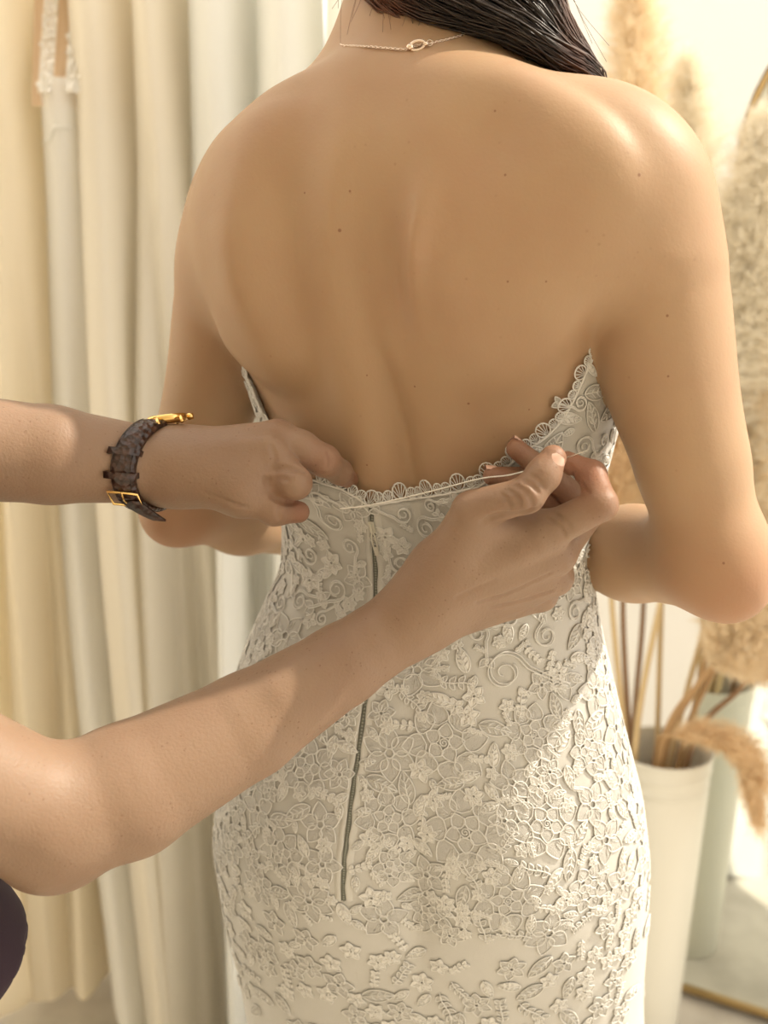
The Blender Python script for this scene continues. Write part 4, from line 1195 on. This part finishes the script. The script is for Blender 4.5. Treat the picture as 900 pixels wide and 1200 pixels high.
def pampas(path, plume_from, width, kind, stem, label, n=850, up=.75, hair=.055, sr=.0042):
    """path: control points from the foot in the vase to the tip; plume_from: fraction where the plume starts"""
    cv = spline(np.array(path), 60); root = empty('pampas_grass', cv[0])
    tag(root, label, 'dried grass', 'pampas stems in the vase', 'thing')
    k = int(plume_from * 59)
    m = MB(); m.tube(cv, np.linspace(sr, sr * .35, 60), 7); m.build('stem', M_STEM[stem], root)
    # feathery strands: ribbons of three faces, leaving the axis and bending over
    t = rgp.uniform(k, 58.9, n) if True else 0
    i0 = t.astype(int); f = (t - i0)[:, None]; base = cv[i0] * (1 - f) + cv[i0 + 1] * f
    ax = cv[np.minimum(i0 + 1, 59)] - cv[i0]; ax /= np.linalg.norm(ax, axis=1)[:, None]
    s = (t - k) / (59 - k); env = np.sin(np.pi * np.clip(s * .86 + .12, 0, 1)) ** .6
    rd = rgp.normal(0, 1, (n, 3)); rd -= ax * (rd * ax).sum(1)[:, None]; rd /= np.linalg.norm(rd, axis=1)[:, None]
    ln = hair * rgp.uniform(.6, 1.5, n); sp = width * env * rgp.uniform(.25, 1.1, n)
    tip = base + ax * (ln * up)[:, None] + rd * sp[:, None] + np.array([0, 0, -1]) * (.25 * ln * rgp.uniform(0, 1, n))[:, None]
    midp = base * .5 + tip * .5 + rd * (sp * .18)[:, None] + ax * (ln * .15)[:, None]
    # side filaments on each strand
    m = MB()
    def strips(A, Bm, C, w):
        w_ = np.cross(C - A, rgp.normal(0, 1, A.shape)); w_ /= np.linalg.norm(w_, axis=1)[:, None] + 1e-9; w_ *= w
        v = np.stack([A - w_, A + w_, Bm - w_ * .9, Bm + w_ * .9, C], 1).reshape(-1, 3); q = np.arange(len(A))[:, None] * 5
        m.v.append(v.astype(np.float32)); m.f.append((q + [0, 1, 3, 2]).astype(np.int32) + m.n); m.f.append((q + [2, 3, 4]).astype(np.int32) + m.n); m.nf += 2 * len(A); m.n += len(v)
    strips(base, midp, tip, .00042)
    for r in range(7):
        u = rgp.uniform(.25, 1, n)[:, None]; A = np.where(u < .5, base + (midp - base) * u * 2, midp + (tip - midp) * (u * 2 - 1))
        dr = nrm_rows(tip - base) * .8 + rgp.normal(0, .55, (n, 3)); C = A + nrm_rows(dr) * (rgp.uniform(.010, .024, n) * hair / .055)[:, None]
        strips(A, (A + C) / 2 + rgp.normal(0, .0012, (n, 3)), C, .00034)
    m.build('plume', M_PL[kind], root)
def foot(dx, dy): return VC + np.array([dx * .6, dy * .6, .03])
def neckp(dx, dy): return VC + np.array([dx, dy, VH + .0])
PAMP = [  # foot pixel at the rim, stem points by photo pixel and distance, plume start, width, kind, stem, label, strand length
    ((733, 1.590), [(716, 690, 1.59), (716, 560, 1.60), (722, 430, 1.62), (735, 330, 1.62)], .50, .070, 1, 0, 'pampas stem with a tan plume filling the gap between torso and arm', .07),
    ((738, 1.620), [(730, 700, 1.63), (742, 560, 1.66), (760, 420, 1.68), (770, 280, 1.68)], .53, .070, 1, 1, 'tan pampas plume rising behind the bride\'s right arm', .07),
    ((745, 1.570), [(775, 700, 1.57), (805, 560, 1.58), (840, 420, 1.59), (856, 250, 1.60)], .54, .060, 2, 0, 'creamy pampas plume in full sun beside the upper arm', .065),
    ((742, 1.650), [(754, 700, 1.69), (752, 480, 1.74), (748, 200, 1.76), (742, -30, 1.78)], .66, .060, 0, 1, 'upright spiky pampas plume just above the bride\'s right shoulder', .08),
    ((782, 1.600), [(822, 790, 1.60), (858, 640, 1.61), (880, 520, 1.62), (888, 360, 1.62)], .46, .066, 0, 2, 'beige pampas plume at the right edge beside the elbow', .07),
    ((776, 1.560), [(824, 795, 1.54), (846, 770, 1.53), (868, 740, 1.53), (890, 650, 1.53)], .46, .064, 0, 2, 'fluffy beige pampas plume below the bride\'s right elbow', .06),
    ((800, 1.620), [(838, 780, 1.63), (866, 700, 1.64), (890, 590, 1.66), (905, 480, 1.68), (908, 330, 1.70)], .42, .070, 1, 2, 'tan pampas plume leaning against the mirror', .07),
    ((812, 1.575), [(866, 808, 1.56), (890, 770, 1.55), (925, 735, 1.54), (970, 700, 1.54)], .44, .060, 1, 1, 'pampas plume leaning right below the elbow, tip outside the frame', .06),
    ((770, 1.650), [(778, 640, 1.70), (795, 420, 1.76), (812, 260, 1.78), (808, 90, 1.80)], .60, .064, 2, 0, 'pale pampas plume glowing against the wall behind the shoulder', .07),
    ((806, 1.640), [(850, 620, 1.60), (874, 420, 1.60), (886, 290, 1.60), (890, 165, 1.60)], .55, .060, 2, 0, 'beige pampas plume in front of the mirror arch', .065),
    ((790, 1.630), [(838, 690, 1.62), (862, 600, 1.62), (872, 480, 1.62), (868, 370, 1.62)], .46, .066, 2, 0, 'cream pampas plume between the upper arm and the mirror', .065),
]
for (off, pts, pf, wd, kd, st, lab, hr) in PAMP:
    nk = W(off[0], 872, off[1]); p1 = W(*pts[0]); ft = nk + (nk - p1) * .5; ft = VC + (ft - VC) * [.5, .5, 0] + np.array([0, 0, .30])
    path = [ft, nk] + [W(*q) for q in pts]
    pampas(path, pf, wd, kd, st, lab, 3200, .55, hr, .0058)
# the plume that bows over the rim
pampas([VC + np.array([-.02, -.01, .30]), W(768, 885, 1.575), W(785, 862, 1.53), W(832, 862, 1.50), W(868, 885, 1.49), W(882, 930, 1.48)], .40, .026, 1, 2, 'drooping tan pampas plume bowing over the rim of the vase', 1500, .95, .05)

# ------------------------------------------------------------------ bridal gowns on the rail
def cloth(name, c, rough, sheen=.3, trans=.45):
    q = mat(name, c, rough); nt = q.node_tree; b = nt.nodes['Principled BSDF']; b.inputs['Sheen Weight'].default_value = sheen
    tr = nt.nodes.new('ShaderNodeBsdfTranslucent'); mx = nt.nodes.new('ShaderNodeMixShader'); mx.inputs[0].default_value = trans
    tr.inputs[0].default_value = (*c, 1)
    nt.links.new(b.outputs[0], mx.inputs[1]); nt.links.new(tr.outputs[0], mx.inputs[2]); nt.links.new(mx.outputs[0], nt.nodes['Material Output'].inputs['Surface'])
    return q
C_SAT = cloth('ivory_satin', (.90, .85, .74), .42); C_WHT = cloth('white_crepe', (.91, .90, .85), .55); C_CRM = cloth('cream_satin', (.91, .84, .69), .42)
C_TUL = cloth('white_tulle', (.92, .92, .88), .8, .4, .4); C_NUDE = mat('nude_mesh', (.74, .55, .36), .7); M_BEAD = mat('beads', (.90, .87, .80), .15)
add_bump(C_TUL, 900, .4, .0008, 0, 'voronoi')
M_RAIL = mat('brass_rail', (.55, .42, .2), .3, Metallic=.9)
rail = empty('clothes_rail', (-.55, 1.72, 0)); tag(rail, 'brass clothes rail carrying the row of bridal gowns', 'clothes rail')
m = MB(); m.tube([(-1.30, 1.72, 1.98), (.22, 1.72, 1.98)], .013, 12); m.build('bar', M_RAIL, rail)
for x in (-1.28, .20):
    m = MB(); m.tube([(x, 1.72, 1.98), (x, 1.72, .02)], .013, 12); m.build('post', M_RAIL, rail)
    m = MB(); m.tube([(x, 1.42, .014), (x, 2.02, .014)], .014, 10); m.build('foot_bar', M_RAIL, rail)
rgg = np.random.default_rng(8)
def gown(x, prof, material, label, folds=7, amp=.14, seed=0, yc=1.72, hem_wave=.0, style=None, lean=0.0):
    """prof: (height, half thickness along the rail, half width across it)"""
    rg = np.random.default_rng(seed)
    root = empty('bridal_gown', (x, yc, prof[-1][0])); tag(root, label, 'gown', 'bridal gowns on the rail')
    pr = np.array(prof); n = 90; zt = np.linspace(pr[0, 0], pr[-1, 0], n)
    hx = np.interp(zt, pr[::-1, 0], pr[::-1, 1]); hy = np.interp(zt, pr[::-1, 0], pr[::-1, 2])
    k = np.exp(-np.linspace(-2, 2, 9) ** 2); k /= k.sum()
    hx = np.convolve(np.pad(hx, 4, mode='edge'), k, 'valid'); hy = np.convolve(np.pad(hy, 4, mode='edge'), k, 'valid')
    hx = hx * 1.25
    na = 180; a = np.linspace(0, 2 * math.pi, na, endpoint=False); t = np.linspace(0, 1, n)[:, None]
    p1, p2, p3 = rg.uniform(0, 6, 3)
    w = amp * sstep(t, .08, .55) * (np.sin(folds * a + p1 + 1.6 * np.sin(1.7 * t + p2)) + .30 * np.sin((folds * 2 + 1) * a + p2 - 1.2 * t) + .3 * np.sin(2 * a + p3))
    r = 1 + w
    X = x + lean * t ** 1.5 + hx[:, None] * np.cos(a) * r + .010 * np.sin(3 * t + p3) * t; Y = yc + hy[:, None] * np.sin(a) * r
    Z = zt[:, None] + hem_wave * t ** 6 * np.sin(folds * a + p1) + 0 * a
    P = np.stack([X, Y, Z], -1)
    m = MB(); m.grid(P, True)
    # hem turned in
    I = P[-1] * 1.0; cen = I.mean(0); I2 = cen + (I - cen) * .94 + np.array([0, 0, .012]); m.grid(np.stack([I + [0, 0, -.002], cen + (I - cen) * .975 + np.array([0, 0, -.003]), I2]), True)
    sk = m.build('skirt' if style else 'gown_body', material, root)
    top = P[0]; zt0 = pr[0, 0]
    hm = MB(); hm.tube(spline([(x, yc - .17, zt0 + .0 if not style else 1.78), (x, yc - .06, 1.86), (x, yc, 1.885), (x, yc + .06, 1.86), (x, yc + .17, zt0 if not style else 1.78)], 16), .006, 8)
    hk = [(x, yc, 1.885), (x, yc, 1.955)] + [(x, yc + .0145 * math.sin(b), 1.98 - .0145 * math.cos(b) * -1 * -1 + 0) for b in ()]
    hm.tube(spline([(x, yc, 1.885), (x, yc + .004, 1.945), (x, yc + .0165, 1.980), (x, yc, 1.9965), (x, yc - .0165, 1.982)], 14), .0025, 6)
    hm.build('hanger', M_RAIL, root)
    if not style:
        for sy in (-1, 1):
            sm = MB(); rows = [[np.array([x + k, yc + sy * (.15 + .02 * q) , 0]) + np.array([0, 0, zt0 - .05 + (1.86 - zt0 - .01) * q]) for k in (-.012, .012)] for q in np.linspace(0, 1, 6)]
            sm.grid(np.array(rows)); sm.build('strap', material, root)
    return root, P
gown(-.640, [(1.75, .030, .16), (1.45, .040, .15), (1.10, .050, .17), (.60, .060, .19), (.14, .066, .21)], C_CRM, 'cream satin gown cut off by the left edge of the photo', 3, .10, 9)
gown(-.522, [(1.75, .030, .16), (1.45, .038, .15), (1.10, .048, .17), (.60, .052, .18), (.135, .050, .19)], C_CRM, 'cream satin gown at the left edge with a long smooth fold and rounded hem', 4, .17, 1)
gx = -.443
g2, P2 = gown(gx, [(1.555, .034, .15), (1.50, .036, .15), (1.43, .038, .145), (1.10, .050, .17), (.60, .055, .19), (.115, .058, .20)], C_WHT, 'white crepe gown with a V bodice, beaded straps and nude mesh', 3, .10, 2, style='bodice', lean=.035)
yf = 1.72 - .150
for (xa, xb, nm) in ((-.012, -.002, 0), (.024, .036, 1)):
    m = MB(); m.grid(np.array([[np.array([gx + xa + (xb - xa) * q + k, yf + .10 * q + .002 * abs(k) / .009, 1.535 + .275 * q]) for k in (-.010, -.004, .004, .010)] for q in np.linspace(0, 1, 8)])); m.build('shoulder_strap', C_WHT, g2)
    m = MB(); rb = np.random.default_rng(nm)
    for k in range(110):
        q = rb.uniform(0, 1); m.ell(np.array([gx + xa + (xb - xa) * q + rb.uniform(-.010, .010), yf + .10 * q - .003, 1.535 + .275 * q]), (.0026,) * 3, 6, 4)
    o = m.build('beading', M_BEAD, g2); o['kind'] = 'stuff'
m = MB(); m.grid(np.array([[np.array([gx - .036 + .068 * s, yf + .016 + .10 * q + .006 * math.sin(s * 9), 1.52 + .28 * q]) for s in np.linspace(0, 1, 14)] for q in np.linspace(0, 1, 6)])); m.build('mesh_panel', C_NUDE, g2)
sp = []
for k in range(98, 174, 5):          # slanting waist seam laid on the skirt
    zz = 1.462 + .05 * (k - 98) / 76; col = P2[:, k]; r_ = int(np.argmin(np.abs(col[:, 2] - zz))); sp.append(col[r_] + np.array([0, -.001, 0]))
m = MB(); m.tube(spline(np.array(sp), 30), .0020, 5); m.build('waist_seam', C_WHT, g2)
gown(-.392, [(1.80, .036, .16), (1.50, .042, .15), (1.10, .048, .18), (.60, .054, .20), (.06, .060, .22)], C_SAT, 'ivory satin gown with a sunlit upper bodice beside the beaded one', 4, .19, 3, lean=.02)
gown(-.315, [(1.80, .026, .16), (1.45, .034, .15), (1.10, .046, .18), (.60, .052, .21), (.05, .056, .23)], C_SAT, 'ivory satin gown with one sharp pleat above the watch', 4, .22, 4, lean=.02)
gown(-.230, [(1.82, .034, .16), (1.45, .040, .15), (1.10, .052, .19), (.60, .060, .22), (.03, .066, .25)], C_TUL, 'white tulle gown with soft gathers beside the bride\'s left arm', 6, .17, 5, lean=.01)
gown(-.135, [(1.82, .034, .16), (1.45, .042, .16), (1.10, .052, .19), (.60, .062, .22), (.03, .068, .25)], C_TUL, 'white tulle gown hanging just behind the bride\'s left shoulder', 5, .13, 6)
gown(-.035, [(1.82, .034, .17), (1.45, .042, .16), (1.10, .050, .19), (.60, .060, .22), (.04, .066, .25)], C_WHT, 'white gown at the end of the rail, mostly hidden behind the bride', 4, .12, 7)
